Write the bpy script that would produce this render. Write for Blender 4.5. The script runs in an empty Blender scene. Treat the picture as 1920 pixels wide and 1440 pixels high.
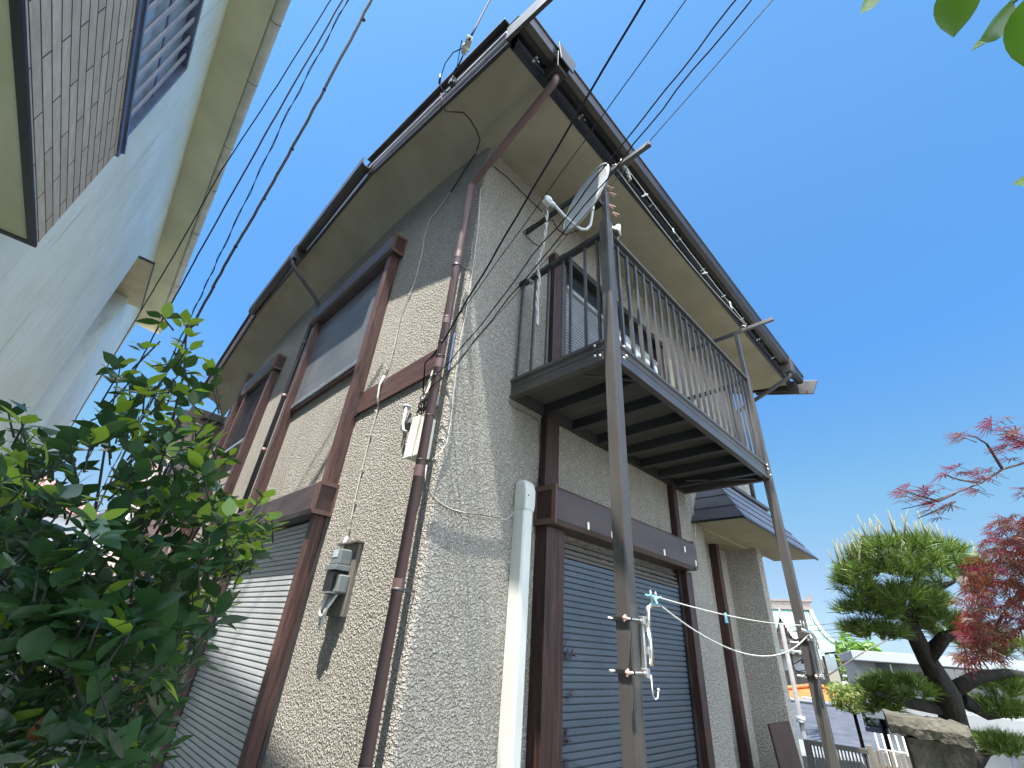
import bpy, math, random
from mathutils import Vector, Matrix
R_ = math.radians
rnd = random.Random(7)
S = bpy.context.scene
COL = S.collection

# ------------------------------------------------------------------ camera
CAMLOC = Vector((-1.4846, -2.1793, 1.5))
CX = Vector((0.69804814, -0.71258248, 0.07039178))
CY = Vector((-0.40338418, -0.31011554, 0.8608772))
CZ = Vector((-0.59161643, -0.62932866, -0.50392008))
FPX = 829.985
cam = bpy.data.cameras.new('camera'); camo = bpy.data.objects.new('camera', cam); COL.objects.link(camo)
m = Matrix((CX, CY, CZ)).transposed().to_4x4(); m.translation = CAMLOC
camo.matrix_world = m
cam.sensor_width = 36; cam.lens = 36 * FPX / 1920; cam.clip_start = .02; cam.clip_end = 6000
S.camera = camo

# ------------------------------------------------------------------ world, sun, exposure
SUN = Vector((-.31, -.086, 1)).normalized()            # towards the sun
elev = math.asin(SUN.z); azi = math.atan2(SUN.x, SUN.y)
w = bpy.data.worlds.new('World'); S.world = w; w.use_nodes = True
nt = w.node_tree; nt.nodes.clear()
sky = nt.nodes.new('ShaderNodeTexSky'); sky.sky_type = 'NISHITA'; sky.sun_disc = False
sky.sun_elevation = elev; sky.sun_rotation = azi; sky.altitude = 50
sky.air_density = .7; sky.dust_density = .5; sky.ozone_density = 3
bg = nt.nodes.new('ShaderNodeBackground'); bg.inputs[1].default_value = .125
out = nt.nodes.new('ShaderNodeOutputWorld')
tint = nt.nodes.new('ShaderNodeMixRGB'); tint.blend_type = 'MULTIPLY'; tint.inputs[0].default_value = 1
tc = nt.nodes.new('ShaderNodeTexCoord'); sp = nt.nodes.new('ShaderNodeSeparateXYZ'); rp_ = nt.nodes.new('ShaderNodeValToRGB')
stops = [(0, (.30, .34, .40)), (.05, (.35, .38, .42)), (.14, (.47, .46, .42)), (.27, (.49, .64, .56)), (.5, (.42, .75, .88)), (.8, (.54, .90, .98))]
while len(rp_.color_ramp.elements) < len(stops): rp_.color_ramp.elements.new(.5)
for el, (q, c) in zip(rp_.color_ramp.elements, stops): el.position = q; el.color = (*c, 1)
nt.links.new(tc.outputs['Generated'], sp.inputs[0]); nt.links.new(sp.outputs[2], rp_.inputs[0]); nt.links.new(rp_.outputs[0], tint.inputs[2])
nt.links.new(sky.outputs[0], tint.inputs[1]); 
# added brightness in the unseen sky behind the viewer, fills the shaded walls
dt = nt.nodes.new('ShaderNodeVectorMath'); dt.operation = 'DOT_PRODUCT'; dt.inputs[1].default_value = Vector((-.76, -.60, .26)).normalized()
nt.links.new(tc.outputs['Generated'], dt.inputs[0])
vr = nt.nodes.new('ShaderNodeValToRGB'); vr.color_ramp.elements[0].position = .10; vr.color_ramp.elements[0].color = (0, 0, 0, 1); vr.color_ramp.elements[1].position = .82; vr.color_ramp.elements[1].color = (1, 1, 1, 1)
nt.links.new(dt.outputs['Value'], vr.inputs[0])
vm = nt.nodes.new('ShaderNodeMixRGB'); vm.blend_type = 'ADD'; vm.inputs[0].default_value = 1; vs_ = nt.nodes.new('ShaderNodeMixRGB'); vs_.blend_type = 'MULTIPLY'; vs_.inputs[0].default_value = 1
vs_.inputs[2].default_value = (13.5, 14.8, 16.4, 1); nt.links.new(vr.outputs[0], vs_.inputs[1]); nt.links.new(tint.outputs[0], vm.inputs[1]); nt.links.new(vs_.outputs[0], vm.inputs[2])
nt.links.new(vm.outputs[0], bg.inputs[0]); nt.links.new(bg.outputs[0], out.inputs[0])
sl = bpy.data.lights.new('sun', 'SUN'); sl.energy = 4.5; sl.angle = R_(.53); sl.color = (1, .95, .88)
so = bpy.data.objects.new('sun', sl); COL.objects.link(so)
so.rotation_mode = 'QUATERNION'; so.rotation_quaternion = SUN.to_track_quat('Z', 'Y')
S.view_settings.view_transform = 'Standard'; S.view_settings.look = 'None'
S.view_settings.exposure = 1.7; S.view_settings.gamma = 1
S.cycles.max_bounces = 8; S.cycles.transparent_max_bounces = 12

# ------------------------------------------------------------------ helpers
def ray(px, py):
    return (CX * ((px - 960) / FPX) + CY * ((720 - py) / FPX) - CZ)
def at(px, py, depth): return CAMLOC + ray(px, py) * depth
def on(px, py, ax, v):
    d = ray(px, py); i = 'xyz'.index(ax); return CAMLOC + d * ((v - CAMLOC[i]) / d[i])
WL = {}
def wloc(o): return WL.get(o.name, Vector((0, 0, 0))) if o else Vector((0, 0, 0))
def tag(o, label=None, cat=None, group=None, kind=None):
    if label: o['label'] = label
    if cat: o['category'] = cat
    if group: o['group'] = group
    if kind: o['kind'] = kind
    return o
def empty(name, loc, label, cat, group=None):
    o = bpy.data.objects.new(name, None); COL.objects.link(o); o.location = loc
    o.empty_display_size = .2; WL[o.name] = Vector(loc); tag(o, label, cat, group); return o
class MB:
    def __init__(s): s.v = []; s.f = []; s.sm = []; s.uv = None
    def add(s, vs, fs, smooth=False):
        n = len(s.v); s.v += [Vector(p) for p in vs]; s.f += [tuple(n + i for i in f) for f in fs]; s.sm += [smooth] * len(fs); return s
    def box(s, a, b):
        x0, y0, z0 = [min(a[i], b[i]) for i in range(3)]; x1, y1, z1 = [max(a[i], b[i]) for i in range(3)]
        return s.add([(x0, y0, z0), (x1, y0, z0), (x1, y1, z0), (x0, y1, z0), (x0, y0, z1), (x1, y0, z1), (x1, y1, z1), (x0, y1, z1)],
                     [(0, 3, 2, 1), (4, 5, 6, 7), (0, 1, 5, 4), (1, 2, 6, 5), (2, 3, 7, 6), (3, 0, 4, 7)])
    def hexa(s, p):   # 8 points: bottom ring, top ring
        return s.add(p, [(0, 3, 2, 1), (4, 5, 6, 7), (0, 1, 5, 4), (1, 2, 6, 5), (2, 3, 7, 6), (3, 0, 4, 7)])
    def ext(s, prof, p0, p1, u, v, caps=True, smooth=False):  # extrude 2D profile (list of (a,b)) along p0->p1 with axes u,v
        n = len(prof); p0 = Vector(p0); p1 = Vector(p1); u = Vector(u); v = Vector(v)
        vs = [p0 + u * a + v * b for a, b in prof] + [p1 + u * a + v * b for a, b in prof]
        fs = [(i, (i + 1) % n, n + (i + 1) % n, n + i) for i in range(n)]
        if caps: fs += [tuple(range(n - 1, -1, -1)), tuple(range(n, 2 * n))]
        return s.add(vs, fs, smooth)
    def bar(s, p0, p1, w, h, up=(0, 0, 1)):
        p0 = Vector(p0); p1 = Vector(p1); d = (p1 - p0).normalized(); up = Vector(up)
        if abs(d.dot(up)) > .98: up = Vector((1, 0, 0))
        a = d.cross(up).normalized(); b = a.cross(d).normalized()
        return s.ext([(-w / 2, -h / 2), (w / 2, -h / 2), (w / 2, h / 2), (-w / 2, h / 2)], p0, p1, a, b)
    def tube(s, pts, r, n=8, cap=True):
        pts = [Vector(p) for p in pts]; rs = r if isinstance(r, (list, tuple)) else [r] * len(pts)
        d0 = (pts[1] - pts[0]).normalized(); a = d0.cross(Vector((0, 0, 1)))
        if a.length < .05: a = d0.cross(Vector((1, 0, 0)))
        a.normalize(); rings = []; base = len(s.v)
        for i, p in enumerate(pts):
            if i == 0: d = pts[1] - pts[0]
            elif i == len(pts) - 1: d = pts[-1] - pts[-2]
            else: d = (pts[i + 1] - p).normalized() + (p - pts[i - 1]).normalized()
            if d.length < 1e-6: d = pts[i] - pts[i - 1]
            d.normalize(); a = (a - d * a.dot(d)).normalized(); b = d.cross(a)
            for k in range(n):
                t = 2 * math.pi * k / n; s.v.append(p + (a * math.cos(t) + b * math.sin(t)) * rs[i])
        for i in range(len(pts) - 1):
            for k in range(n):
                q = base + i * n; s.f.append((q + k, q + (k + 1) % n, q + n + (k + 1) % n, q + n + k)); s.sm.append(True)
        if cap:
            s.f.append(tuple(base + k for k in range(n - 1, -1, -1))); s.sm.append(False)
            q = base + (len(pts) - 1) * n; s.f.append(tuple(q + k for k in range(n))); s.sm.append(False)
        return s
    def ball(s, c, r, nu=10, nv=7, fn=None):
        c = Vector(c); r = r if isinstance(r, (tuple, list)) else (r, r, r); base = len(s.v)
        for j in range(nv + 1):
            t = math.pi * j / nv
            for i in range(nu):
                p = 2 * math.pi * i / nu
                k = 1 if fn is None else fn(p, t)
                s.v.append(c + Vector((r[0] * math.sin(t) * math.cos(p) * k, r[1] * math.sin(t) * math.sin(p) * k, r[2] * math.cos(t) * k)))
        for j in range(nv):
            for i in range(nu):
                s.f.append((base + j * nu + i, base + (j + 1) * nu + i, base + (j + 1) * nu + (i + 1) % nu, base + j * nu + (i + 1) % nu)); s.sm.append(True)
        return s
    def build(s, name, mat, parent=None, bevel=0, merge=True):
        me = bpy.data.meshes.new(name); off = wloc(parent)
        me.from_pydata([tuple(p - off) for p in s.v], [], s.f); me.polygons.foreach_set('use_smooth', s.sm)
        me.materials.append(mat); me.update()
        o = bpy.data.objects.new(name, me); COL.objects.link(o)
        if parent: o.parent = parent; WL[o.name] = off
        else: WL[o.name] = Vector((0, 0, 0))
        if bevel:
            b = o.modifiers.new('bevel', 'BEVEL'); b.width = bevel; b.segments = 2; b.limit_method = 'ANGLE'; b.angle_limit = R_(40)
            b.harden_normals = False
        return o

# ------------------------------------------------------------------ materials
def mat(name, base=(.5, .5, .5), rough=.6, spec=.5, metal=0, build=None):
    m = bpy.data.materials.new(name); m.use_nodes = True; t = m.node_tree
    b = t.nodes['Principled BSDF']; b.inputs['Base Color'].default_value = (*base, 1); b.inputs['Roughness'].default_value = rough
    b.inputs['Specular IOR Level'].default_value = spec; b.inputs['Metallic'].default_value = metal
    if build: build(t, b)
    return m
def N(t, kind, **kw):
    n = t.nodes.new(kind)
    for k, v in kw.items():
        if k.startswith('i_'):
            key = k[2:]; key = int(key) if key.isdigit() else key.replace('_', ' ')
            n.inputs[key].default_value = v
        else: setattr(n, k, v)
    return n
def coords(t, scale=(1, 1, 1)):
    g = N(t, 'ShaderNodeTexCoord'); mp = N(t, 'ShaderNodeMapping'); mp.inputs['Scale'].default_value = scale
    t.links.new(g.outputs['Object'], mp.inputs[0]); return mp.outputs[0]
def ramp(t, fac, stops):
    r = N(t, 'ShaderNodeValToRGB'); e = r.color_ramp.elements
    while len(e) < len(stops): e.new(.5)
    for el, (p, c) in zip(e, stops): el.position = p; el.color = (*c, 1) if len(c) == 3 else c
    t.links.new(fac, r.inputs[0]); return r.outputs[0]
def g3(v): return (v, v, v)
def noisy(c0, c1, scale=8, detail=5, stretch=(1, 1, 1), bump=0, bscale=60, rough=None, c2=None):
    def f(t, b):
        c = coords(t, stretch); n = N(t, 'ShaderNodeTexNoise', i_Scale=scale, i_Detail=detail, i_Roughness=.6); t.links.new(c, n.inputs[0])
        st = [(.3, c0), (.7, c1)] if c2 is None else [(.28, c0), (.55, c1), (.74, c2)]
        t.links.new(ramp(t, n.outputs[0], st), b.inputs['Base Color'])
        if rough: t.links.new(ramp(t, n.outputs[0], [(.3, g3(rough[0])), (.7, g3(rough[1]))]), b.inputs['Roughness'])
        if bump:
            n2 = N(t, 'ShaderNodeTexNoise', i_Scale=bscale, i_Detail=3.); t.links.new(c, n2.inputs[0])
            bp = N(t, 'ShaderNodeBump', i_Strength=1., i_Distance=bump); t.links.new(n2.outputs[0], bp.inputs['Height']); t.links.new(bp.outputs[0], b.inputs['Normal'])
    return f

def stucco(pscale, dist, c0, c1):
    def f(t, b):
        c = coords(t)
        nd = N(t, 'ShaderNodeTexNoise', i_Scale=pscale * .7, i_Detail=2.); t.links.new(c, nd.inputs[0])
        mx = N(t, 'ShaderNodeMixRGB', blend_type='ADD', i_Fac=.035); t.links.new(c, mx.inputs[1]); t.links.new(nd.outputs[1], mx.inputs[2])
        v = N(t, 'ShaderNodeTexVoronoi', feature='SMOOTH_F1', i_Scale=pscale, i_Smoothness=.35); t.links.new(mx.outputs[0], v.inputs['Vector'])
        n2 = N(t, 'ShaderNodeTexNoise', i_Scale=pscale * 1.9, i_Detail=3.); t.links.new(c, n2.inputs[0])
        hm = N(t, 'ShaderNodeMath', operation='MULTIPLY', i_1=-1.0); t.links.new(v.outputs['Distance'], hm.inputs[0])
        ha = N(t, 'ShaderNodeMath', operation='ADD'); t.links.new(hm.outputs[0], ha.inputs[0])
        h2 = N(t, 'ShaderNodeMath', operation='MULTIPLY', i_1=.9); t.links.new(n2.outputs[0], h2.inputs[0]); t.links.new(h2.outputs[0], ha.inputs[1])
        bp = N(t, 'ShaderNodeBump', i_Strength=1., i_Distance=dist); t.links.new(ha.outputs[0], bp.inputs['Height']); t.links.new(bp.outputs[0], b.inputs['Normal'])
        n1 = N(t, 'ShaderNodeTexNoise', i_Scale=1.3, i_Detail=6., i_Roughness=.65); t.links.new(c, n1.inputs[0])
        base = ramp(t, n1.outputs[0], [(.3, c0), (.7, c1)])
        pit_shade = ramp(t, ha.outputs[0], [(-.08, (.55, .53, .49)), (.2, (1, 1, 1))])  # shade in the pits between the pebbles, put into the colour
        mm = N(t, 'ShaderNodeMixRGB', blend_type='MULTIPLY', i_Fac=.8); t.links.new(base, mm.inputs[1]); t.links.new(pit_shade, mm.inputs[2])
        ns = N(t, 'ShaderNodeTexNoise', i_Scale=1., i_Detail=6., i_Roughness=.7); t.links.new(coords(t, (9, 9, .55)), ns.inputs[0])
        st_ = ramp(t, ns.outputs[0], [(.28, (.74, .72, .68)), (.46, (1, 1, 1))])
        m3 = N(t, 'ShaderNodeMixRGB', blend_type='MULTIPLY', i_Fac=.7); t.links.new(mm.outputs[0], m3.inputs[1]); t.links.new(st_, m3.inputs[2])
        t.links.new(m3.outputs[0], b.inputs['Base Color'])
    return f
M = {}
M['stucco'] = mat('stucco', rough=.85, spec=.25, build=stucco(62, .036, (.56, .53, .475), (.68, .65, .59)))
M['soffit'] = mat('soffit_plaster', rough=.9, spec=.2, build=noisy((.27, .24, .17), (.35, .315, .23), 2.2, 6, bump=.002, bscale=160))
def wood(c0, c1, c2, axis='z', rough=.5):
    st = {'z': (14, 14, .8), 'x': (.8, 14, 14), 'y': (14, .8, 14)}[axis]
    def f(t, b):
        c = coords(t, st); n = N(t, 'ShaderNodeTexNoise', i_Scale=3.2, i_Detail=7., i_Roughness=.7, i_Distortion=.8); t.links.new(c, n.inputs[0])
        col = ramp(t, n.outputs[0], [(.3, c0), (.5, c1), (.68, c2)]); t.links.new(col, b.inputs['Base Color'])
        n3 = N(t, 'ShaderNodeTexNoise', i_Scale=.8, i_Detail=3.); t.links.new(coords(t), n3.inputs[0])
        bp = N(t, 'ShaderNodeBump', i_Strength=.5, i_Distance=.002); t.links.new(n.outputs[0], bp.inputs['Height']); t.links.new(bp.outputs[0], b.inputs['Normal'])
        t.links.new(ramp(t, n3.outputs[0], [(.3, g3(rough - .12)), (.7, g3(rough + .15))]), b.inputs['Roughness'])
    return f
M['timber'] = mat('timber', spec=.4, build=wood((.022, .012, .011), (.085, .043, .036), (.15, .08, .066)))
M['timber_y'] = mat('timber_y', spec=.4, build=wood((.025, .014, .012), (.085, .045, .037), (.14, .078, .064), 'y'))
M['timber_shade'] = mat('timber_painted_shade', spec=.35, build=wood((.010, .006, .006), (.04, .02, .017), (.085, .042, .034)))  # same wood as the other posts, wall B's shade put into the colour
M['box_wood'] = mat('box_wood', spec=.5, build=noisy((.045, .033, .033), (.085, .06, .056), 3, 4, (1, 1, 4), bump=.001, bscale=9, rough=(.35, .55)))
M['box_end'] = mat('box_end', build=noisy((.10, .055, .042), (.14, .075, .058), 5, 4, rough=(.4, .6)))
M['box_dark'] = mat('box_inner', build=noisy((.035, .018, .014), (.055, .028, .022), 5, 4, rough=(.5, .7)))
M['gutter'] = mat('gutter_brown', spec=.5, build=noisy((.014, .011, .011), (.030, .023, .022), 3, 5, (1, 1, 1), rough=(.3, .55)))
M['gutter_grey'] = mat('gutter_grey', spec=.5, build=noisy((.035, .030, .029), (.06, .052, .05), 3, 5, rough=(.35, .6)))
M['fascia'] = mat('fascia_navy', spec=.4, build=noisy((.012, .013, .02), (.03, .032, .045), 3, 5, rough=(.35, .6)))
M['molding'] = mat('molding', spec=.5, build=noisy((.30, .27, .29), (.42, .38, .40), 3, 5, rough=(.25, .45)))
M['pipe'] = mat('pipe_mauve', spec=.45, build=noisy((.085, .05, .048), (.145, .085, .080), 2.2, 6, (1, 1, .6), rough=(.4, .6)))
M['pipe_dark'] = mat('pipe_dark', spec=.45, build=noisy((.03, .027, .03), (.055, .05, .052), 3, 5, rough=(.35, .55)))
M['metal'] = mat('bronze_aluminium', metal=.25, spec=.5, build=noisy((.07, .064, .059), (.105, .096, .088), 3, 6, (1, 1, .5), rough=(.30, .46)))
M['metal_dark'] = mat('bronze_dark', metal=.2, build=noisy((.03, .03, .032), (.05, .05, .052), 3, 5, rough=(.4, .6)))
M['deck'] = mat('deck_underside', build=noisy((.05, .045, .04), (.085, .078, .07), 2.5, 7, bump=.002, bscale=30, rough=(.8, .95)))
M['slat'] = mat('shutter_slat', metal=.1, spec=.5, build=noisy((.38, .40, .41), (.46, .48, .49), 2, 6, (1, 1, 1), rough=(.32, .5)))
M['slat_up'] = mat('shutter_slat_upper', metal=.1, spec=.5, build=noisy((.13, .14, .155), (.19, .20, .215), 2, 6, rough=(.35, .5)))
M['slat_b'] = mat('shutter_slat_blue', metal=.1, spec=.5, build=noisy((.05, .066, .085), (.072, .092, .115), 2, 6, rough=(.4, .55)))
M['alu'] = mat('aluminium', (.62, .62, .61), .32, metal=.9, build=noisy((.5, .5, .49), (.68, .68, .66), 6, 5, rough=(.25, .45)))
M['chrome'] = mat('chrome', (.75, .75, .74), .18, metal=1)
M['black'] = mat('black_rubber', (.012, .012, .013), .5)
M['cable'] = mat('cable_black', (.012, .012, .018), .8, .15)
M['cable_grey'] = mat('cable_grey', (.10, .09, .08), .85, .15)
M['cable_brown'] = mat('cable_brown', (.05, .038, .034), .85, .15)
M['cable_white'] = mat('cable_white', (.5, .47, .40), .6)
M['cream'] = mat('cream_plastic', spec=.4, build=noisy((.62, .60, .50), (.72, .70, .60), 8, 5, rough=(.4, .6)))
M['pvc'] = mat('pvc_white', spec=.45, build=noisy((.52, .54, .49), (.64, .65, .60), 3, 6, (1, 1, .4), rough=(.35, .55)))
M['white'] = mat('white_paint', spec=.4, build=noisy((.62, .64, .64), (.74, .75, .75), 5, 5, rough=(.35, .5)))
M['dish'] = mat('dish_grey', spec=.4, build=noisy((.42, .44, .45), (.52, .54, .55), 6, 5, rough=(.35, .5)))
M['meter'] = mat('meter_grey', spec=.5, build=noisy((.15, .17, .17), (.20, .22, .22), 6, 5, rough=(.3, .5)))
M['meter_dark'] = mat('meter_dark', (.018, .018, .02), .35)
M['wood_grey'] = mat('weathered_board', build=wood((.09, .08, .065), (.15, .135, .11), (.21, .19, .16), 'z', .75))
def glass_dark(t, b):
    b.inputs['Base Color'].default_value = (.02, .025, .03, 1); b.inputs['Roughness'].default_value = .08; b.inputs['Specular IOR Level'].default_value = .8
M['glass'] = mat('window_glass', build=glass_dark)
M['glass_pale'] = mat('pale_glass', spec=.7, build=noisy((.38, .47, .52), (.55, .62, .66), 2, 4, rough=(.08, .2)))
M['rope'] = mat('rope', build=noisy((.38, .38, .36), (.55, .54, .50), 60, 3, bump=.002, bscale=140, rough=(.8, .9)))
M['peg'] = mat('peg_pink', (.50, .28, .20), .45)
M['peg_blue'] = mat('peg_turquoise', (.25, .62, .66), .4)
M['peg_white'] = mat('peg_white', (.7, .71, .68), .4)
M['copper'] = mat('copper_orange', (.62, .22, .06), .45)
M['rust_board'] = mat('brown_board', build=noisy((.018, .009, .006), (.038, .018, .011), 3, 6, rough=(.75, .9)))

# ------------------------------------------------------------------ the house
HX, HY = 5.73, 7.45
house = empty('house', (0, 0, 0), 'two storey pebble dashed house with brown timbers and shuttered windows', 'house')
hipL = on(482, 592, 'z', 6.34); hipR = Vector((-.5, 1.754, 6.34)); rearE = on(383, 743, 'x', -.43)
rake = [(-.783, 5.572, -.5), (1.754, 6.34, -.5), (hipL.y, 6.34, hipL.x), (rearE.y, rearE.z, -.43)]
def zr(y):
    for (a, za, _), (b, zb, _2) in zip(rake, rake[1:]):
        if y <= b or b == rake[-1][0]: return za + (zb - za) * (y - a) / (b - a)
def xr(y):
    for (a, _, xa), (b, _2, xb) in zip(rake, rake[1:]):
        if y <= b or b == rake[-1][0]: return xa + (xb - xa) * (y - a) / (b - a)
def zi(y):   # soffit height where it meets wall A
    pts = [(-.8, 5.66), (.02, 5.70), (.5, 5.86), (1.1, 5.94), (1.75, 6.02), (5.0, 6.0), (5.6, 5.93), (6.6, 5.55), (8, 5.05)]
    for (a, za), (b, zb) in zip(pts, pts[1:]):
        if y <= b: return za + (zb - za) * (y - a) / (b - a)
    return pts[-1][1]
# wall shell with a rounded corner
r = .035
path = [(0, HY)] + [(0, y) for y in [6.6, 5.6, 5.0, 3.5, 1.75, 1.1, .5, .2]]
path += [(r - r * math.cos(a), r - r * math.sin(a)) for a in [i * math.pi / 12 for i in range(0, 7)]]
def wall_mesh(path, zb, ztop, close=None):
    mb = MB(); n = len(path)
    vs = []
    for (x, y) in path: vs.append((x, y, zb)); vs.append((x, y, ztop(x, y)))
    fs = [(2 * i, 2 * i + 2, 2 * i + 3, 2 * i + 1) for i in range(n - 1)]
    mb.add(vs, fs, False)
    return mb
path += [(.3, 0), (3.78, 0), (3.78, .3), (5.15, .3)]
mb = wall_mesh(path, -.6, lambda x, y: zi(y) + .02 if x < .05 else 5.74)
# rounded corner smooth: mark arc faces
for i in range(8, 17): mb.sm[i] = False
mb.add([(5.15, .3, -.6), (5.15, .3, 2.86), (5.73, .3, -.6), (5.73, .3, 5.74), (3.78, 0, 2.86), (5.73, 0, 2.86), (5.73, 0, 5.74), (3.78, 0, 5.74),
        (5.73, HY, -.6), (5.73, HY, 5.74), (0, HY, -.6), (0, HY, 5.2)], [(4, 5, 6, 7), (2, 8, 9, 6, 5, 3)[0:0] or (2, 8, 9, 3), (8, 10, 11, 9)])
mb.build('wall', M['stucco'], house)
# wing wall of the porch
MB().box((5.15, -.10, -.6), (5.33, .298, 2.85)).build('wing_wall', M['stucco'], house)
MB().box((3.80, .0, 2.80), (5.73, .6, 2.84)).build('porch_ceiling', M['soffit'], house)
# soffits
mb = MB(); ys = [-.783 + i * (rearE.y + .783) / 44 for i in range(45)]
for yk in (1.754, hipL.y): ys.append(yk)
ys.sort(); K = 9; vs = []
for y in ys:
    x0 = xr(y); z0 = zr(y); z1 = zi(y) if y > .02 else 5.572 + .128 * max(0, (y + .783) / .803) ** 1.4
    for k in range(K):
        s = k / (K - 1)
        x = x0 + (.03 - x0) * s
        z = z0 + (z1 - z0) * (s ** 2.2)
        vs.append((x, y, z))
n = len(ys)
mb.add(vs, [(i * K + k, i * K + k + 1, (i + 1) * K + k + 1, (i + 1) * K + k) for i in range(n - 1) for k in range(K - 1)], True)
xs = [.03 + i * (6.16 - .03) / 20 for i in range(21)]; vs = []
for x in xs:
    for k in range(K):
        s = k / (K - 1); y = -.783 + (.02 + .783) * s
        zb_ = 5.572 + (5.70 - 5.572) * s ** 1.4
        vs.append((x, y, zb_))
mb.add(vs, [(i * K + k, (i + 1) * K + k, (i + 1) * K + k + 1, i * K + k + 1) for i in range(len(xs) - 1) for k in range(K - 1)], True)
mb.add([(.03, -.783, 5.572), (.03, .02, 5.70), (-.5, -.783, 5.572)], [])
# right gable soffit
mb.add([(6.16, -.783, 5.573), (6.20, -.783, 5.573), (6.2, 3.3, 6.6), (5.7, 3.3, 6.6), (5.7, 0, 5.70)], [(1, 2, 3, 4, 0)], False)
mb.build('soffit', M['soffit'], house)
# barge board (layered) along rakes and the clipped gable
def layered(mb_list, a, b):
    a = Vector(a); b = Vector(b)
    for mbk, prof in mb_list:
        mbk.ext(prof, a, b, (1, 0, 0), (0, 0, 1))
P_board = [(-.03, -.012), (.0, -.012), (.0, .19), (-.03, .19)]
P_m1 = [(-.05, .055), (-.03, .045), (-.03, .088), (-.05, .082)]
P_m2 = [(-.065, .102), (-.03, .096), (-.03, .14), (-.065, .13)]
P_up = [(-.05, .152), (.0, .152), (.0, .28), (-.05, .27)]
P_top = [(-.10, .272), (.05, .285), (.05, .31), (-.10, .295)]
segs = [((-.5, -.783, 5.572), tuple(hipR)), ((hipL.x, hipL.y, 6.34), tuple(rearE))]
for a, b in segs:
    a = Vector(a); b = Vector(b); d = (b - a).normalized()
    if a.y < 0: a = a - d * .02
    bd, ml, up = MB(), MB(), MB()
    for mbk, prof in ((bd, P_board), (ml, P_m1), (ml, P_m2), (up, P_up), (up, P_top)): mbk.ext(prof, a, b, (1, 0, 0), (0, 0, 1))
    bd.build('barge_board', M['gutter'], house, .003); ml.build('barge_molding', M['molding'], house, .003); up.build('verge_cap', M['gutter'], house, .003)
# clipped gable fascia
MB().ext([(-.03, -.012), (0, -.012), (0, .16), (-.03, .16)], hipR + Vector((0, .003, 0)), hipL - Vector((0, .003, 0)), (1, 0, 0), (0, 0, 1)).build('gable_fascia', M['gutter'], house, .003)
# barge board tips sticking out past the eave gutter
MB().hexa([(-.56, -1.27, 5.40), (-.53, -1.27, 5.40), (-.53, -.80, 5.56), (-.56, -.80, 5.56), (-.56, -1.17, 5.62), (-.53, -1.17, 5.62), (-.53, -.80, 5.76), (-.56, -.80, 5.76)]).build('barge_tip', M['gutter_grey'], house, .003)
MB().hexa([(6.26, -1.09, 5.34), (6.29, -1.09, 5.34), (6.29, -.26, 5.60), (6.26, -.26, 5.60), (6.26, -1.20, 5.56), (6.29, -1.20, 5.56), (6.29, -.26, 5.84), (6.26, -.26, 5.84)]).build('barge_tip', M['gutter_grey'], house, .003)
MB().ext([(0, -.11), (.03, -.11), (.03, .2), (0, .2)], (6.2, -.78, 5.572), (6.2, 3.3, 6.78), (1, 0, 0), (0, 0, 1)).build('barge_board', M['gutter'], house, .003)
# eave fascia (navy) with stepped profile, along B
MB().ext([(0, -.004), (-.035, -.004), (-.035, .05), (-.055, .06), (-.055, .13), (-.02, .14), (0, .14)], (-.47, -.783, 5.572), (6.2, -.783, 5.572), (0, 1, 0), (0, 0, 1)).build('eave_fascia', M['fascia'], house, .002)
# eave gutter B
gp = [(-.105, .05), (-.112, -.0), (-.14, -.055), (-.19, -.075), (-.235, -.055), (-.245, .0), (-.25, .035), (-.262, .04), (-.262, .052), (-.238, .052), (-.232, .0), (-.222, -.043), (-.188, -.06), (-.145, -.043), (-.122, .0), (-.117, .05)]
gb = MB().ext(gp, (-.53, -.783, 5.60), (6.19, -.783, 5.60), (0, 1, 0), (0, 0, 1)).build('gutter', M['gutter'], house)
for x in [-.28 + i * .62 for i in range(11)]:
    MB().bar((x, -.83, 5.63), (x, -1.03, 5.66), .02, .006).bar((x, -.84, 5.66), (x, -.9, 5.53), .016, .005).build('gutter_bracket', M['alu'], gb)
def collector(x0, x1, y0, y1, z0, z1, name='collector_box', m='gutter'):
    return MB().hexa([(x0 + .02, y0 + .02, z0), (x1 - .02, y0 + .02, z0), (x1 - .02, y1 - .02, z0), (x0 + .02, y1 - .02, z0), (x0, y0, z1), (x1, y0, z1), (x1, y1, z1), (x0, y1, z1)]).build(name, M[m], house, .006)
collector(-.21, -.06, -1.05, -.88, 5.42, 5.60)
MB().hexa([(-.20, -1.075, 5.46), (-.05, -1.075, 5.46), (-.05, -1.062, 5.46), (-.20, -1.062, 5.46), (-.235, -1.075, 5.66), (-.02, -1.075, 5.66), (-.02, -1.062, 5.66), (-.235, -1.062, 5.66)]).build('collector_plate', M['gutter_grey'], house, .004)
collector(5.42, 5.60, -1.06, -.88, 5.40, 5.62, m='gutter_grey')
# gutter A on the clipped gable
d = (hipL - hipR)
ga = MB().ext([(-.03, .03), (-.035, -.02), (-.06, -.06), (-.115, -.065), (-.15, -.03), (-.16, .06), (-.145, .06), (-.137, -.02), (-.11, -.05), (-.065, -.045), (-.05, -.01), (-.045, .03)],
         hipR + Vector((-.02, -.14, .04)), hipL + Vector((0, .02, .04)), (1, 0, 0), (0, 0, 1)).build('gutter', M['gutter_grey'], house)
collector(-.66, -.50, 3.60, 3.78, 6.16, 6.40)
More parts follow.
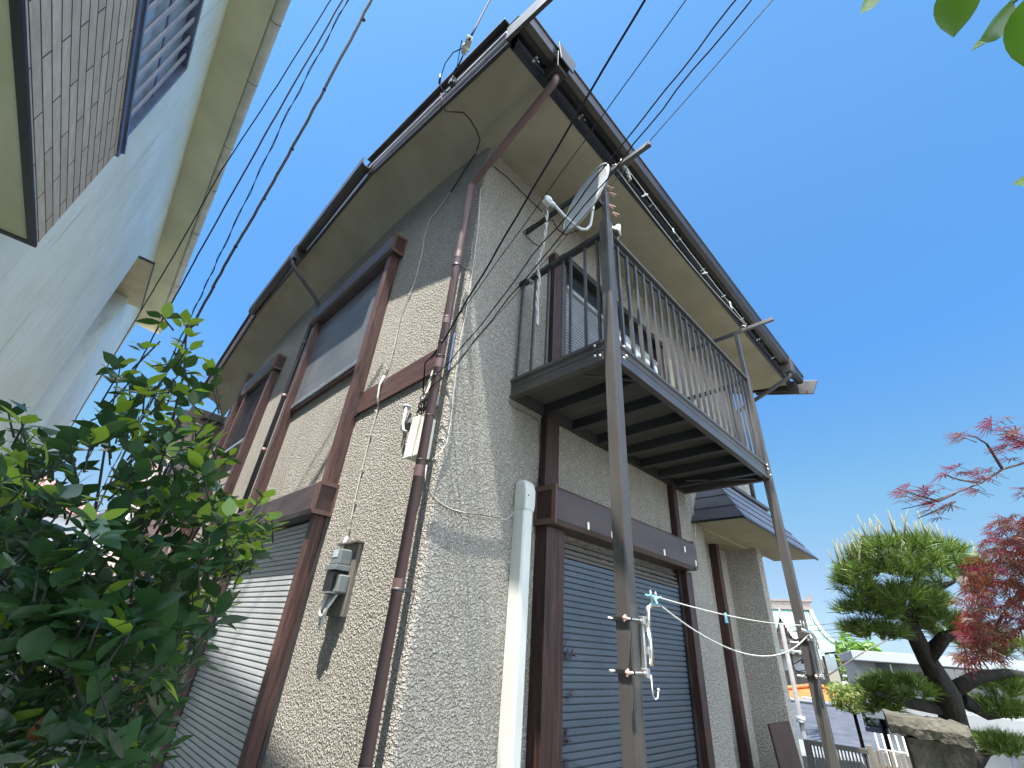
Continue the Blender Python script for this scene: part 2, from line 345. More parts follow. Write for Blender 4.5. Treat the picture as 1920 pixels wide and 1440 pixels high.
# roof surfaces
rf = MB()
A0 = Vector((-.6, -.90, 5.79)); 
ridgeZ = 7.05; RY = 3.55
rf.add([(-.56, -.93, 5.74), (6.3, -.93, 5.74), (6.3, RY, ridgeZ), (.55, RY, ridgeZ), (-.56, 1.75, 6.60), (-.51, hipL.y, 6.60), (-.46, rearE.y + .1, 5.68), (6.3, rearE.y + .1, 5.68)],
       [(0, 1, 2, 3, 4), (4, 3, 5), (5, 3, 2, 7, 6)])
rf.add([(-.56, -.93, 5.70), (6.3, -.93, 5.70), (6.3, RY, ridgeZ - .05), (.55, RY, ridgeZ - .05), (-.53, 1.75, 6.55), (-.48, hipL.y, 6.55), (-.43, rearE.y + .1, 5.63), (6.3, rearE.y + .1, 5.63)],
       [(4, 3, 2, 1, 0), (5, 3, 4), (6, 7, 2, 3, 5)])
rf.build('roof', M['gutter_grey'], house)

# ---------------- shutters, timbers, boxes
def shutter(parent, axis, u0, u1, z0, z1, plane, pitch, m, deep=.010):
    """rolling shutter: each slat curved, one mesh. axis 'x': wall A (plane x=const, u=y); 'y': wall B"""
    mb = MB(); n = int(round((z1 - z0) / pitch)); pitch = (z1 - z0) / n
    prof = [(-.004, 0), (-.004, .13), (deep * .9, .15), (deep, .22), (deep * .97, .6), (deep * .9, .93), (-.004, .97)]
    outw = -1
    zs, ds = [], []
    rs_ = random.Random(int(u0 * 100) + n)
    for i in range(n):
        e = rs_.uniform(-.0009, .0009)
        for dd, tt in prof: zs.append(z0 + (i + tt) * pitch); ds.append(dd + (e if dd > 0 else 0))
    vs = []
    for z, dd in zip(zs, ds):
        p = plane + outw * dd
        if axis == 'x': vs += [(p, u0, z), (p, u1, z)]
        else: vs += [(u0, p, z), (u1, p, z)]
    L = len(zs)
    mb.add(vs, [(2 * i, 2 * i + 1, 2 * i + 3, 2 * i + 2) if axis == 'y' else (2 * i + 1, 2 * i, 2 * i + 2, 2 * i + 3) for i in range(L - 1)])
    return mb.build('shutter', m, parent)
def win_asm(name):
    e = bpy.data.objects.new(name, None); COL.objects.link(e); e.parent = house; WL[e.name] = Vector((0, 0, 0)); return e
def boxA(parent, y0, y1, z0, z1, d):
    mb = MB(); c = .025
    prof = [(0, z0), (-d + c, z0), (-d, z0 + c), (-d, z1 - c), (-d + c, z1), (0, z1)]
    mb.ext(prof, (0, y0 + .012, 0), (0, y1, 0), (1, 0, 0), (0, 0, 1)); o = mb.build('shutter_box', M['box_wood'], parent, .002)
    # end frame ring
    fr = MB(); t = .03
    out_ = [(0, z0 - .004), (-d + c - .004, z0 - .004), (-d - .004, z0 + c), (-d - .004, z1 - c), (-d + c, z1 + .004), (0, z1 + .004)]
    inn = [(-.018, z0 + t), (-d + t, z0 + t), (-d + t, z0 + t + .001), (-d + t, z1 - t), (-d + t + .001, z1 - t), (-.018, z1 - t)]
    n = 6; vs = [(a, y0, b) for a, b in out_] + [(a, y0, b) for a, b in inn] + [(a, y0 + .014, b) for a, b in out_] + [(a, y0 + .011, b) for a, b in inn]
    fs = [(i, (i + 1) % n, n + (i + 1) % n, n + i) for i in range(n)] + [(2 * n + i, i, (i + 1) % n, 2 * n + (i + 1) % n)[::-1] for i in range(n)] + [(n + i, n + (i + 1) % n, 3 * n + (i + 1) % n, 3 * n + i) for i in range(n)]
    fr.add(vs, fs).build('box_end', M['box_end'], o)
    MB().box((-.017, y0 + .0095, z0 + t - .005), (-d + t - .005, y0 + .0115, z1 - t + .005)).build('box_end_panel', M['box_dark'], o)
    return o
# window 1 (wall A, near) : timbers run the full height
for (y0, y1) in ((1.375, 1.462), (3.25, 3.35)):
    MB().box((-.11, y0, -.5), (.0, y1, 2.255)).build('timber_post', M['timber'], house, .004)
    MB().box((-.11, y0, 2.505), (.0, y1, 5.085)).build('timber_post', M['timber'], house, .004)
    MB().box((-.028, y0 - .022, -.5), (.0, y0 - .001, 2.25)).build('post_flashing', M['gutter_grey'], house)
lw = win_asm('ground_floor_window'); 
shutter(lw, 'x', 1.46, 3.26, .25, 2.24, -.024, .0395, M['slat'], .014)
boxA(lw, 1.335, 3.45, 2.255, 2.505, .175)
MB().box((-.05, 1.462, .25), (-.0, 1.485, 2.25)).build('guide_rail', M['gutter'], lw); MB().box((-.05, 3.235, .25), (-.0, 3.25, 2.25)).build('guide_rail', M['gutter'], lw)
uw = win_asm('upper_floor_window')
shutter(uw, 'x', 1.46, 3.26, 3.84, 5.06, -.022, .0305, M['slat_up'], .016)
MB().box((-.055, 1.462, 3.77), (.0, 3.25, 3.835)).build('window_sill', M['alu'], uw, .004)
MB().box((-.04, 1.462, 3.725), (.0, 3.25, 3.769)).build('sill_board', M['timber_y'], uw, .004)
boxA(uw, 1.31, 3.44, 5.085, 5.34, .155)
# window 2 (far)
fw = win_asm('barred_window')
for (y0, y1) in ((4.66, 4.76), (5.86, 5.96), (6.45, 6.55)):
    MB().box((-.11, y0, -.5), (.0, y1, 4.87 if y1 < 6 else 5.5)).build('timber_post', M['timber'], house, .004)
boxA(fw, 4.60, 6.10, 4.88, 5.13, .155)
MB().box((-.012, 4.76, 3.80), (-.006, 5.86, 4.88)).build('pane', M['glass'], fw)
f_ = MB()
for z in (3.78, 4.84): f_.box((-.04, 4.76, z), (-.0, 5.86, z + .035))
for y in (4.76, 5.29, 5.83): f_.box((-.035, y, 3.815), (-.0, y + .03, 4.84))
f_.build('window_frame', M['gutter_grey'], fw)
b_ = MB()
for i in range(9): b_.box((-.085, 4.82 + i * .12, 3.80), (-.075, 4.835 + i * .12, 4.86))
for z in (3.9, 4.74): b_.box((-.078, 4.76, z), (-.07, 5.86, z + .02))
b_.build('window_grille', M['gutter'], fw)
MB().box((-.10, 4.76, 3.735), (.0, 5.86, 3.775)).build('window_sill', M['alu'], fw, .003)
# horizontal timber band
MB().box((-.022, .19, 3.145), (0, 1.352, 3.365)).build('timber_band', M['timber_y'], house, .004)
MB().box((-.03, 1.352, 3.13), (0, 1.374, 3.375)).build('post_flashing', M['gutter_grey'], house)

# wall B ground-floor shutter
for (x0, x1, d_) in ((.905, 1.10, .11), (2.98, 3.10, .11)):
    MB().box((x0, -d_, -.5), (x1, 0, 2.225)).build('timber_post', M['timber_shade'], house, .004)
    MB().box((x0 + .01, -.07, 2.505), (x1 - .03, 0, 3.095)).build('timber_post', M['timber_shade'], house, .004)
gw = win_asm('balcony_side_shutter_window')
MB().box((1.10, -.055, -.5), (1.165, 0, 2.225)).build('guide_rail', M['gutter'], gw); MB().box((2.93, -.055, -.5), (2.98, 0, 2.225)).build('guide_rail', M['gutter'], gw)
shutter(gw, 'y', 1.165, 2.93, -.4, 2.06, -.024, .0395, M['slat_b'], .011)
mbx = MB()
for i, z in enumerate((2.065, 2.095, 2.135, 2.175)): mbx.box((1.165, -.04 + .006 * i, z), (2.93, -.0, z + .022))
mbx.build('shutter_head', M['deck'], gw)
d_ = .2; z0, z1 = 2.23, 2.50; c = .03
prof = [(0, z0), (-d_ + c, z0), (-d_, z0 + c), (-d_, z1 - c), (-d_ + c, z1), (0, z1)]
bx = MB().ext(prof, (.895, 0, 0), (3.01, 0, 0), (0, 1, 0), (0, 0, 1)).build('shutter_box', M['box_wood'], gw, .002)
# rounded right end cap
MB().ext([(3.01, z0), (3.045, z0 + .0), (3.07, z0 + .03), (3.075, z0 + .2), (3.05, z1), (3.01, z1)], (0, -d_, 0), (0, 0, 0), (1, 0, 0), (0, 0, 1)).build('box_end', M['box_wood'], bx, .006)
fr = MB(); t = .035
fr.box((.880, -d_ - .003, z0 - .003), (.8945, 0, z0 + t)).box((.880, -d_ - .003, z1 - t), (.8945, 0, z1 + .003)).box((.880, -d_ - .003, z0 + t), (.8945, -d_ + t, z1 - t)).box((.880, -.02, z0 + t), (.8945, 0, z1 - t))
fr.build('box_end', M['box_end'], bx)
MB().box((.888, -d_ + t - .002, z0 + t - .002), (.8935, -.018, z1 - t + .002)).build('box_end_panel', M['box_dark'], bx)
for px, py in ((1102, 986), (1147, 1003), (1245, 1036), (1283, 1030), (1304, 1056)):
    p = on(px, py, 'y', -.2)
    MB().ext([(.013 * math.cos(a), (.014 if 1 else 0) * math.sin(a) + (.014 if math.sin(a) > 0 else -.014)) for a in [i * math.pi / 8 for i in range(16)]],
             (p.x, -.2075, p.z), (p.x, -.2015, p.z), (1, 0, 0), (0, 0, 1)).build('oval_cover', M['cream'], bx)
# wall B upper floor windows behind the balcony
bw = win_asm('balcony_window')
for (x0, x1) in ((.93, 1.06), (3.0, 3.12)):
    MB().box((x0, -.09, 3.3), (x1, 0, 4.94)).build('window_post', M['timber_shade'], bw, .004)
shutter(bw, 'y', 1.16, 2.02, 3.33, 4.62, -.022, .0345, M['slat_up'], .016)
MB().box((1.06, -.05, 3.3), (1.16, 0, 4.94)).build('guide_rail', M['gutter_grey'], bw)
MB().box((1.16, -.07, 4.62), (3.0, 0, 4.665)).build('transom', M['alu'], bw, .003)
MB().box((1.16, -.012, 4.665), (3.0, -.004, 4.94)).build('pane', M['glass'], bw)
MB().box((1.06, -.11, 4.94), (3.12, 0, 5.02)).build('head_trim', M['gutter'], bw, .003)
MB().box((2.02, -.014, 3.33), (3.0, -.005, 4.62)).build('pane', M['glass_pale'], bw)
f_ = MB()
for x in (2.02, 2.48, 2.95): f_.box((x, -.045, 3.33), (x + .05, 0, 4.62))
f_.box((2.07, -.04, 3.33), (2.95, 0, 3.40)).box((2.07, -.04, 4.56), (2.95, 0, 4.62)).box((2.07, -.035, 3.93), (2.95, 0, 3.97))
f_.build('window_frame', M['white'], bw, .003)
MB().box((3.13, -.004, 3.3), (3.6, .0, 5.0)).build('timber_band', M['soffit'], bw)
# porch: door frame timber, canopy
MB().box((4.60, .20, -.5), (4.70, .30, 2.80)).build('door_post', M['timber_shade'], house, .004)
cz = 2.82
cano = MB()
x0, x1, y0 = 3.50, 6.17, -.56
cano.add([(x0, y0, cz), (x1, y0, cz), (x1, .0, cz), (x0, 0, cz)], [(0, 3, 2, 1)])
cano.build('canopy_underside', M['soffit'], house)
def slate(t, b):
    c = coords(t, (1, 1, 1)); n = N(t, 'ShaderNodeTexNoise', i_Scale=4., i_Detail=6.); t.links.new(c, n.inputs[0])
    n2 = N(t, 'ShaderNodeTexNoise', i_Scale=30., i_Detail=3.); t.links.new(coords(t, (3, 1, .3)), n2.inputs[0])
    mx = N(t, 'ShaderNodeMath', operation='ADD'); t.links.new(n.outputs[0], mx.inputs[0]); t.links.new(n2.outputs[0], mx.inputs[1])
    t.links.new(ramp(t, mx.outputs[0], [(.75, (.055, .06, .078)), (1.25, (.10, .108, .132))]), b.inputs['Base Color'])
    bp = N(t, 'ShaderNodeBump', i_Strength=.6, i_Distance=.004); t.links.new(n2.outputs[0], bp.inputs['Height']); t.links.new(bp.outputs[0], b.inputs['Normal'])
M['slate'] = mat('slate', rough=.55, build=slate)
cs = MB(); cm = 4; H = .62; IN = .40
for k in range(cm):
    za, zb = cz + H * k / cm, cz + H * (k + 1) / cm; ia, ib = IN * k / cm, IN * (k + 1) / cm; o_ = .012
    a = [(x0 + ia - o_, -.0, za), (x0 + ia - o_, y0 + ia - o_, za), (x1 - ia + o_, y0 + ia - o_, za), (x1 - ia + o_, 0, za)]
    b = [(x0 + ib, 0, zb), (x0 + ib, y0 + ib, zb), (x1 - ib, y0 + ib, zb), (x1 - ib, 0, zb)]
    inn = [(x0 + ia, 0, za), (x0 + ia, y0 + ia, za), (x1 - ia, y0 + ia, za), (x1 - ia, 0, za)]
    cs.add(a + b, [(0, 1, 5, 4), (1, 2, 6, 5), (2, 3, 7, 6)]); cs.add(a + inn, [(0, 4, 5, 1), (1, 5, 6, 2), (2, 6, 7, 3)])
cs.add([(x0 + IN, 0, cz + H), (x0 + IN, y0 + IN, cz + H), (x1 - IN, y0 + IN, cz + H), (x1 - IN, 0, cz + H)], [(0, 1, 2, 3)])
cs.build('porch_canopy', M['slate'], house)
MB().box((x0 + IN - .03, y0 + IN - .04, cz + H + .003), (x1 - IN + .03, 0, cz + H + .05)).build('canopy_cap', M['gutter_grey'], house, .004)
MB().box((x0 - .004, y0 - .014, cz - .022), (x1 + .004, y0 + .006, cz - .004)).box((x0 - .012, y0, cz - .022), (x0 + .008, 0, cz - .004)).build('canopy_edge', M['fascia'], house)

# ---------------- rain pipes
def pipe(name, pts, rad, m, parent=house, joints=(), brk=None, bm='gutter'):
    # smooth the bends
    P = [Vector(p) for p in pts]; Q = [P[0]]
    for i in range(1, len(P) - 1):
        a = (P[i - 1] - P[i]); b = (P[i + 1] - P[i]); L = min(a.length, b.length, rad * 3.2) * .5
        a.normalize(); b.normalize()
        for k in range(5):
            t_ = k / 4; Q.append((P[i] + a * L) * (1 - t_) ** 2 + P[i] * 2 * t_ * (1 - t_) + (P[i] + b * L) * t_ ** 2)
    Q.append(P[-1])
    o = MB().tube(Q, rad, 20).build(name, m, parent)
    return o
PX, PY = -.085, .06
pb = pipe('downpipe', [(-.135, -.96, 5.44), (-.135, -.96, 5.36), (PX, PY, 5.07), (PX, PY, -.5)], .0305, M['pipe'])
for z in (5.0, 4.17, 3.50, 3.12, 2.35, 1.72, .95):
    MB().tube([(PX, PY, z - .035), (PX, PY, z + .035)], .0325, 20, False).build('pipe_joint', M['pipe'], pb)
for z in (3.52, 3.30, 3.18, 3.02, 2.72, 2.42):
    MB().tube([(PX, PY, z - .003), (PX, PY, z + .003)], .0335, 20).build('cable_tie', M['black'], pb)
for z in (1.70, 4.05, .3):
    MB().tube([(PX, PY, z - .009), (PX, PY, z + .009)], .0345, 20).bar((PX, PY - .034, z), (.0, PY - .034, z), .006, .012).build('pipe_clamp', M['gutter_grey'], pb)
p2 = pipe('downpipe', [(-.60, 3.69, 6.22), (-.60, 3.69, 6.08), (-.10, 3.60, 5.62), (-.085, 3.60, 5.5), (-.085, 3.60, -.5)], .028, M['pipe_dark'])
for z in (4.9, 4.05, 3.3, 2.4): MB().tube([(-.085, 3.60, z - .03), (-.085, 3.60, z + .03)], .0305, 16).build('pipe_joint', M['pipe'], p2)
p3 = pipe('downpipe', [(5.5, -.97, 5.42), (5.5, -.97, 5.34), (5.45, -.12, 4.95), (5.45, -.12, 2.86)], .03, M['pipe_dark'])

# ---------------- white vertical duct on wall B
duct = empty('pipe_duct', (.72, -.05, 0), 'white square plastic duct running down beside the brown timber post', 'pipe')
dp = [(-.045, -.045), (-.03, -.058), (.03, -.058), (.045, -.045), (.045, .049), (-.045, .049)]
MB().ext(dp, (.72, -.05, -.5), (.72, -.05, 2.33), (1, 0, 0), (0, 1, 0)).build('duct', M['pvc'], duct, .004)
hd = MB(); secs = [(-.048, -.062, 2.28, .05, .049), (-.050, -.066, 2.33, .052, .049), (-.050, -.066, 2.42, .052, .049), (-.046, -.052, 2.47, .048, .049), (-.03, -.02, 2.50, .034, .049)]
vs = []
for (xa, ya, z, xb, yb) in secs: vs += [(.72 + xa, -.05 + ya, z), (.72 + xb, -.05 + ya, z), (.72 + xb, -.001, z), (.72 + xa, -.001, z)]
fs = [(4 * i + k, 4 * i + (k + 1) % 4, 4 * i + 4 + (k + 1) % 4, 4 * i + 4 + k) for i in range(len(secs) - 1) for k in range(4)] + [(3, 2, 1, 0), (16, 17, 18, 19)]
hd.add(vs, fs).build('duct_head', M['pvc'], duct, .012)
MB().tube([(.695, -.121, 2.38), (.695, -.1165, 2.38)], .005, 8).build('screw', M['black'], duct)

# ---------------- balcony
bal = empty('balcony', (.55, -.9, 0), 'bronze metal balcony on two tall posts with a barred railing', 'balcony')
BX0, BX1, BY = .545, 3.43, -.92
def post(x0, y0, w_, zt):
    mb = MB().box((x0, y0, -.5), (x0 + w_, y0 + w_, zt))
    for (a, b) in ((.1, .16), (.84, .9)):
        mb.box((x0 - .0025, y0 + w_ * a, -.5), (x0, y0 + w_ * b, zt - .01)); mb.box((x0 + w_ * a, y0 - .0025, -.5), (x0 + w_ * b, y0, zt - .01))
    return mb.build('post', M['metal'], bal, .003)
lp = post(.553, -.935, .074, 4.42); rp = post(3.36, -.935, .074, 4.42)
MB().box((.566, -.93, 4.42), (.612, -.885, 4.955)).build('post_extension', M['metal'], bal, .003)
MB().box((3.385, -.93, 4.42), (3.43, -.885, 4.955)).build('post_extension', M['metal'], bal, .003)
# beams (channel profile)
def beamprof(h, t=.012): return [(0, 0), (.02, 0), (.02, .02), (.008, .026), (.008, h * .52), (.014, h * .55), (.008, h * .58), (.008, h - .03), (.022, h - .024), (.022, h), (0, h), (-.03, h), (-.03, 0)]
MB().ext([(-a, b) for a, b in beamprof(.165)], (BX0 + .02, 0, 3.112), (BX0 + .02, -.855, 3.112), (1, 0, 0), (0, 0, 1)).build('beam', M['metal'], bal, .0015)
MB().ext([(a, b) for a, b in beamprof(.165)], (BX1 - .02, 0, 3.112), (BX1 - .02, -.855, 3.112), (1, 0, 0), (0, 0, 1)).build('beam', M['metal'], bal, .0015)
MB().ext([(-a, b) for a, b in beamprof(.165)], (.63, BY + .02, 3.112), (3.36, BY + .02, 3.112), (0, 1, 0), (0, 0, 1)).build('beam', M['metal'], bal, .0015)
MB().box((BX0 + .05, -.03, 3.112), (BX1 - .05, -.001, 3.26)).build('ledger', M['metal_dark'], bal)
nj = 7
for i in range(nj):
    x = .95 + i * .37
    MB().ext([(-.03, 0), (.03, 0), (.03, .012), (-.018, .012), (-.018, .085), (-.03, .085)], (x, BY + .052, 3.118), (x, -.032, 3.118), (1, 0, 0), (0, 0, 1)).build('joist', M['metal_dark'], bal)
MB().box((BX0 + .052, BY + .052, 3.205), (BX1 - .052, -.032, 3.235)).build('deck', M['deck'], bal)
MB().bar((3.35, -.80, 3.13), (3.05, -.2, 3.13), .02, .012).build('brace', M['metal'], bal)
MB().bar((.64, -.62, 3.13), (.92, -.86, 3.13), .02, .012).build('brace', M['metal'], bal)
# rails
MB().box((.548, -.86, 4.262), (.60, .0, 4.305)).build('handrail', M['metal_dark'], bal, .006)
MB().ext([(-.03, 0), (.03, 0), (.034, .012), (.028, .035), (-.028, .035), (-.034, .012)], (.628, -.90, 4.285), (3.36, -.90, 4.285), (0, 1, 0), (0, 0, 1)).build('handrail', M['metal'], bal, .003)
MB().box((3.38, -.86, 4.262), (3.43, .0, 4.305)).build('handrail', M['metal_dark'], bal, .006)
MB().box((.628, -.90, 4.245), (3.36, -.882, 4.283)).build('rail_bracket', M['metal_dark'], bal)
def baluster(x, y, w_=.024, d_=.014):
    if abs(x - .566) < .03 or x > 3.37: w_, d_ = d_, w_
    return MB().box((x - w_ / 2, y - d_ / 2, 3.278), (x + w_ / 2, y + d_ / 2, 4.262)).build('baluster', M['metal'], bal)
for y in (-.035, -.185, -.335, -.485, -.565, -.705, -.82): baluster(.575, y, .02, .016)
nb = 21
for i in range(nb): baluster(.735 + i * (3.30 - .735) / (nb - 1), -.90, .023, .022)
for y in (-.1, -.22, -.34, -.46, -.58, -.70, -.80): baluster(3.405, y, .02, .016)
for p in ((.533, -.80, 3.155), (.533, -.80, 3.235), (.533, -.84, 3.14), (.66, -.945, 3.235), (.68, -.945, 3.17), (.65, -.945, 3.14), (3.30, -.945, 3.235), (3.30, -.945, 3.19), (3.34, -.945, 3.14)):
    MB().ball(p, .010, 8, 6).build('bolt', M['alu'], bal)
# laundry arms
def arm(x, ya, yb, z):
    a = bpy.data.objects.new('laundry_arm', None); COL.objects.link(a); a.parent = bal; a.location = (0, 0, 0); WL[a.name] = wloc(bal)
    MB().box((x - .016, -.885, z - .02), (x + .016, ya, z + .022)).build('rear_arm', M['metal_dark'], a, .002)
    MB().box((x - .018, yb, z - .014), (x + .018, -.885, z + .026)).build('front_arm', M['metal'], a, .002)
    MB().tube([(x, -1.02, z + .025), (x, -1.03, z + .055), (x, -1.00, z + .075), (x, -.97, z + .06)], .004, 8).build('hook', M['alu'], a)
    MB().tube([(x, -.3, z + .022), (x, -.31, z + .05), (x, -.28, z + .065)], .004, 8).build('hook', M['alu'], a)
arm(.585, -.01, -1.345, 4.975)
arm(3.408, -.35, -1.335, 4.975)
#END1
# ------------------------------------------------------------------ ground and terrain
def groundmat(t, b):
    c = coords(t); n = N(t, 'ShaderNodeTexNoise', i_Scale=1.2, i_Detail=8., i_Roughness=.6); t.links.new(c, n.inputs[0])
    conc = ramp(t, n.outputs[0], [(.3, (.50, .475, .42)), (.7, (.62, .59, .53))]); soil = ramp(t, n.outputs[0], [(.3, (.05, .045, .03)), (.7, (.12, .115, .07))])
    s_ = N(t, 'ShaderNodeSeparateXYZ'); t.links.new(c, s_.inputs[0]); n2 = N(t, 'ShaderNodeMath', operation='MULTIPLY_ADD', i_1=.3); t.links.new(n.outputs[0], n2.inputs[0]); t.links.new(s_.outputs['X'], n2.inputs[2])
    f = ramp(t, n2.outputs[0], [(.45, (0, 0, 0)), (.55, (1, 1, 1))])   # paved alley on the left, garden soil on the right
    m_ = N(t, 'ShaderNodeMixRGB'); t.links.new(f, m_.inputs[0]); t.links.new(conc, m_.inputs[1]); t.links.new(soil, m_.inputs[2]); t.links.new(m_.outputs[0], b.inputs['Base Color'])
    bp = N(t, 'ShaderNodeBump', i_Strength=1., i_Distance=.006); n3 = N(t, 'ShaderNodeTexNoise', i_Scale=25., i_Detail=4.); t.links.new(c, n3.inputs[0]); t.links.new(n3.outputs[0], bp.inputs['Height']); t.links.new(bp.outputs[0], b.inputs['Normal'])
M['ground'] = mat('ground', rough=.95, build=groundmat)
M['lowground'] = mat('low_ground', rough=.95, build=noisy((.16, .17, .12), (.30, .29, .24), .15, 8))
def hgt(x, y):
    t = max(0, min(1, (x - 7.5) / 2.5)); t = t * t * (3 - 2 * t)
    far = max(0, math.hypot(x, y) - 900) * .0
    return -3.6 * t - max(0, min(x - 10, 200)) * .012
gx = [-3000, -800, -200, -60, -20, -8, 0, 3, 6, 7.5, 8, 8.5, 9, 9.5, 10, 12, 16, 24, 40, 80, 160, 300, 800, 3000]
gy = [-3000, -800, -200, -60, -20, -8, -3, 0, 4, 9, 16, 30, 60, 120, 300, 800, 3000]
gm = MB(); gm.add([(x, y, hgt(x, y)) for x in gx for y in gy], [(i * len(gy) + j, (i + 1) * len(gy) + j, (i + 1) * len(gy) + j + 1, i * len(gy) + j + 1) for i in range(len(gx) - 1) for j in range(len(gy) - 1)], True)
tag(gm.build('ground', M['ground']), kind='structure')

# ------------------------------------------------------------------ neighbour on the left (its own, slightly turned axes)
nb_ = bpy.data.objects.new('neighbour_house', None); COL.objects.link(nb_); nb_.location = (CAMLOC.x, CAMLOC.y, 0); NA = R_(-2.7497); nb_.rotation_euler = (0, 0, NA)
WL[nb_.name] = Vector((0, 0, 0)); tag(nb_, 'pale blue corrugated neighbouring house with a brick tiled bay and mossy eaves', 'house')
nx = Vector((math.cos(NA), math.sin(NA), 0)); ny = Vector((-math.sin(NA), math.cos(NA), 0))
def onN(px, py, dist):
    d = ray(px, py); t = (-dist) / d.dot(nx); p = d * t; return p.dot(ny), p.z + CAMLOC.z   # along, z
def siding(t, b):
    c = coords(t, (1, 7, .35)); n = N(t, 'ShaderNodeTexNoise', i_Scale=1.6, i_Detail=8., i_Roughness=.7); t.links.new(c, n.inputs[0])
    c2 = coords(t, (1, 1, 1)); n2 = N(t, 'ShaderNodeTexNoise', i_Scale=1.1, i_Detail=7., i_Roughness=.7); t.links.new(c2, n2.inputs[0])
    a = ramp(t, n.outputs[0], [(.30, (.55, .60, .56)), (.42, (.76, .85, .84)), (.7, (.82, .90, .89))])
    k = ramp(t, n2.outputs[0], [(.3, (.85, .86, .80)), (.65, (1, 1, 1))])
    m_ = N(t, 'ShaderNodeMixRGB', blend_type='MULTIPLY', i_Fac=1.); t.links.new(a, m_.inputs[1]); t.links.new(k, m_.inputs[2])
    n3 = N(t, 'ShaderNodeTexNoise', i_Scale=9., i_Detail=5., i_Roughness=.8); t.links.new(coords(t, (1, 1.6, .6)), n3.inputs[0])
    rs = ramp(t, n3.outputs[0], [(.70, (0, 0, 0)), (.76, (1, 1, 1))])
    m2 = N(t, 'ShaderNodeMixRGB'); t.links.new(rs, m2.inputs[0]); t.links.new(m_.outputs[0], m2.inputs[1]); m2.inputs[2].default_value = (.22, .12, .07, 1)
    t.links.new(m2.outputs[0], b.inputs['Base Color'])
M['siding'] = mat('corrugated_siding', rough=.55, spec=.4, build=siding)
M['eave_n'] = mat('mossy_eave', rough=.8, build=noisy((.46, .47, .29), (.60, .60, .40), 1.5, 7))
M['hood_n'] = mat('hood_underside', rough=.8, build=noisy((.58, .53, .34), (.70, .66, .46), 2.5, 6))
M['gut_n'] = mat('neighbour_gutter', rough=.4, spec=.5, build=noisy((.38, .39, .30), (.56, .57, .47), 4, 7, (1, 1, 1)))
WD = 1.2
def corrug(y0, y1, z0, z1, x):
    pitch = .030; n = int((y1 - y0) / pitch * 4); vs = []
    for i in range(n + 1):
        y = y0 + (y1 - y0) * i / n; o_ = (-.006, .005, .007, .005)[i % 4]
        vs += [(x + o_, y, z0), (x + o_, y, z1)]
    return MB().add(vs, [(2 * i, 2 * i + 2, 2 * i + 3, 2 * i + 1) for i in range(n)], True)
aA, zA = onN(258, 482, WD); aD, _ = onN(237, 563, WD); aF, _ = onN(213, 673, WD)
wz0 = 4.62; wy1, wz1 = onN(345, 125, WD)
zt = 7.42
corrug(-7, wy1 - 3.6, -.5, zt, -WD).build('wall', M['siding'], nb_)
corrug(wy1 - 3.6, wy1, -.5, wz0, -WD).build('wall', M['siding'], nb_)
corrug(wy1 - 3.6, wy1, wz1, zt, -WD).build('wall', M['siding'], nb_)
corrug(wy1, aA, -.5, zt, -WD).build('wall', M['siding'], nb_)
corrug(aA, aD + .02, zA + .03, zt, -WD).build('wall', M['siding'], nb_)
corrug(aD, aF, -.5, zt, -WD).build('wall', M['siding'], nb_)
MB().box((-WD - .35, aA - .01, -.5), (-WD + .004, aA, zA)).build('wall_reveal', M['siding'], nb_)
MB().box((-WD - .35, aD, -.5), (-WD + .002, aD + .03, zA)).build('wall_reveal', M['siding'], nb_)
MB().box((-WD - .36, aA, -.5), (-WD - .35, aD, zA)).build('pane', M['glass'], nb_)
MB().box((-WD - 4, aF - .02, -.5), (-WD, aF, zt)).build('wall', M['siding'], nb_)
aB, zB = onN(305.5, 506.5, .99)
MB().box((-WD - .35, aA - .0, zA), (-.985, aD + .22, zA + .025)).build('hood_underside', M['hood_n'], nb_)
MB().box((-WD, aA - .012, zA - .01), (-.975, aA - .002, zA + .035)).box((-.984, aA - .012, zA - .012), (-.972, aD + .24, zA + .035)).build('hood_flashing', M['black'], nb_)
# eave
a0, z0_ = onN(533, 17, .72); a1, z1_ = onN(286, 646, .72)
ge = a1
MB().add([(-WD - .05, -7, 7.42), (-.80, -7, 7.36), (-.80, ge, 7.36), (-WD - .05, ge, 7.42), (-WD - .05, -7, 7.46), (-.80, -7, 7.46), (-.80, ge, 7.46), (-WD - .05, ge, 7.46)],
         [(0, 3, 2, 1), (4, 5, 6, 7), (0, 1, 5, 4), (1, 2, 6, 5), (2, 3, 7, 6)]).build('eave_soffit', M['eave_n'], nb_)
MB().add([(-.74, -7, 7.50), (-.74, ge, 7.50), (-4.5, ge, 8.6), (-4.5, -7, 8.6)], [(0, 1, 2, 3)]).build('roof', M['slate'], nb_)
gpn = [(.0 + .065 * math.cos(a), .065 * math.sin(a)) for a in [math.pi + i * math.pi / 10 for i in range(11)]] + [(.057 * math.cos(a), .057 * math.sin(a)) for a in [2 * math.pi - i * math.pi / 10 for i in range(11)]]
gn = MB().ext(gpn, (-.75, -7, 7.43), (-.75, ge, 7.43), (1, 0, 0), (0, 0, 1)).build('gutter', M['gut_n'], nb_)
for px, py in ((490, 85), (437, 215), (403, 320), (372, 402), (350, 470), (330, 525), (318, 560), (305, 600)):
    a_, _ = onN(px, py, .72)
    MB().tube([(-.75 + .068 * math.cos(t_), a_, 7.43 + .068 * math.sin(t_)) for t_ in [math.pi + i * math.pi / 8 for i in range(9)]], .004, 6).build('gutter_strap', M['gutter_grey'], gn)
aj, _ = onN(519, 5, .72)
MB().tube([(-.75, aj - .10, 7.41), (-.75, aj, 7.41)], .085, 16).tube([(-.75, aj, 7.41), (-.75, aj + .02, 7.41)], .095, 16).build('gutter_joint', M['pvc'], gn)
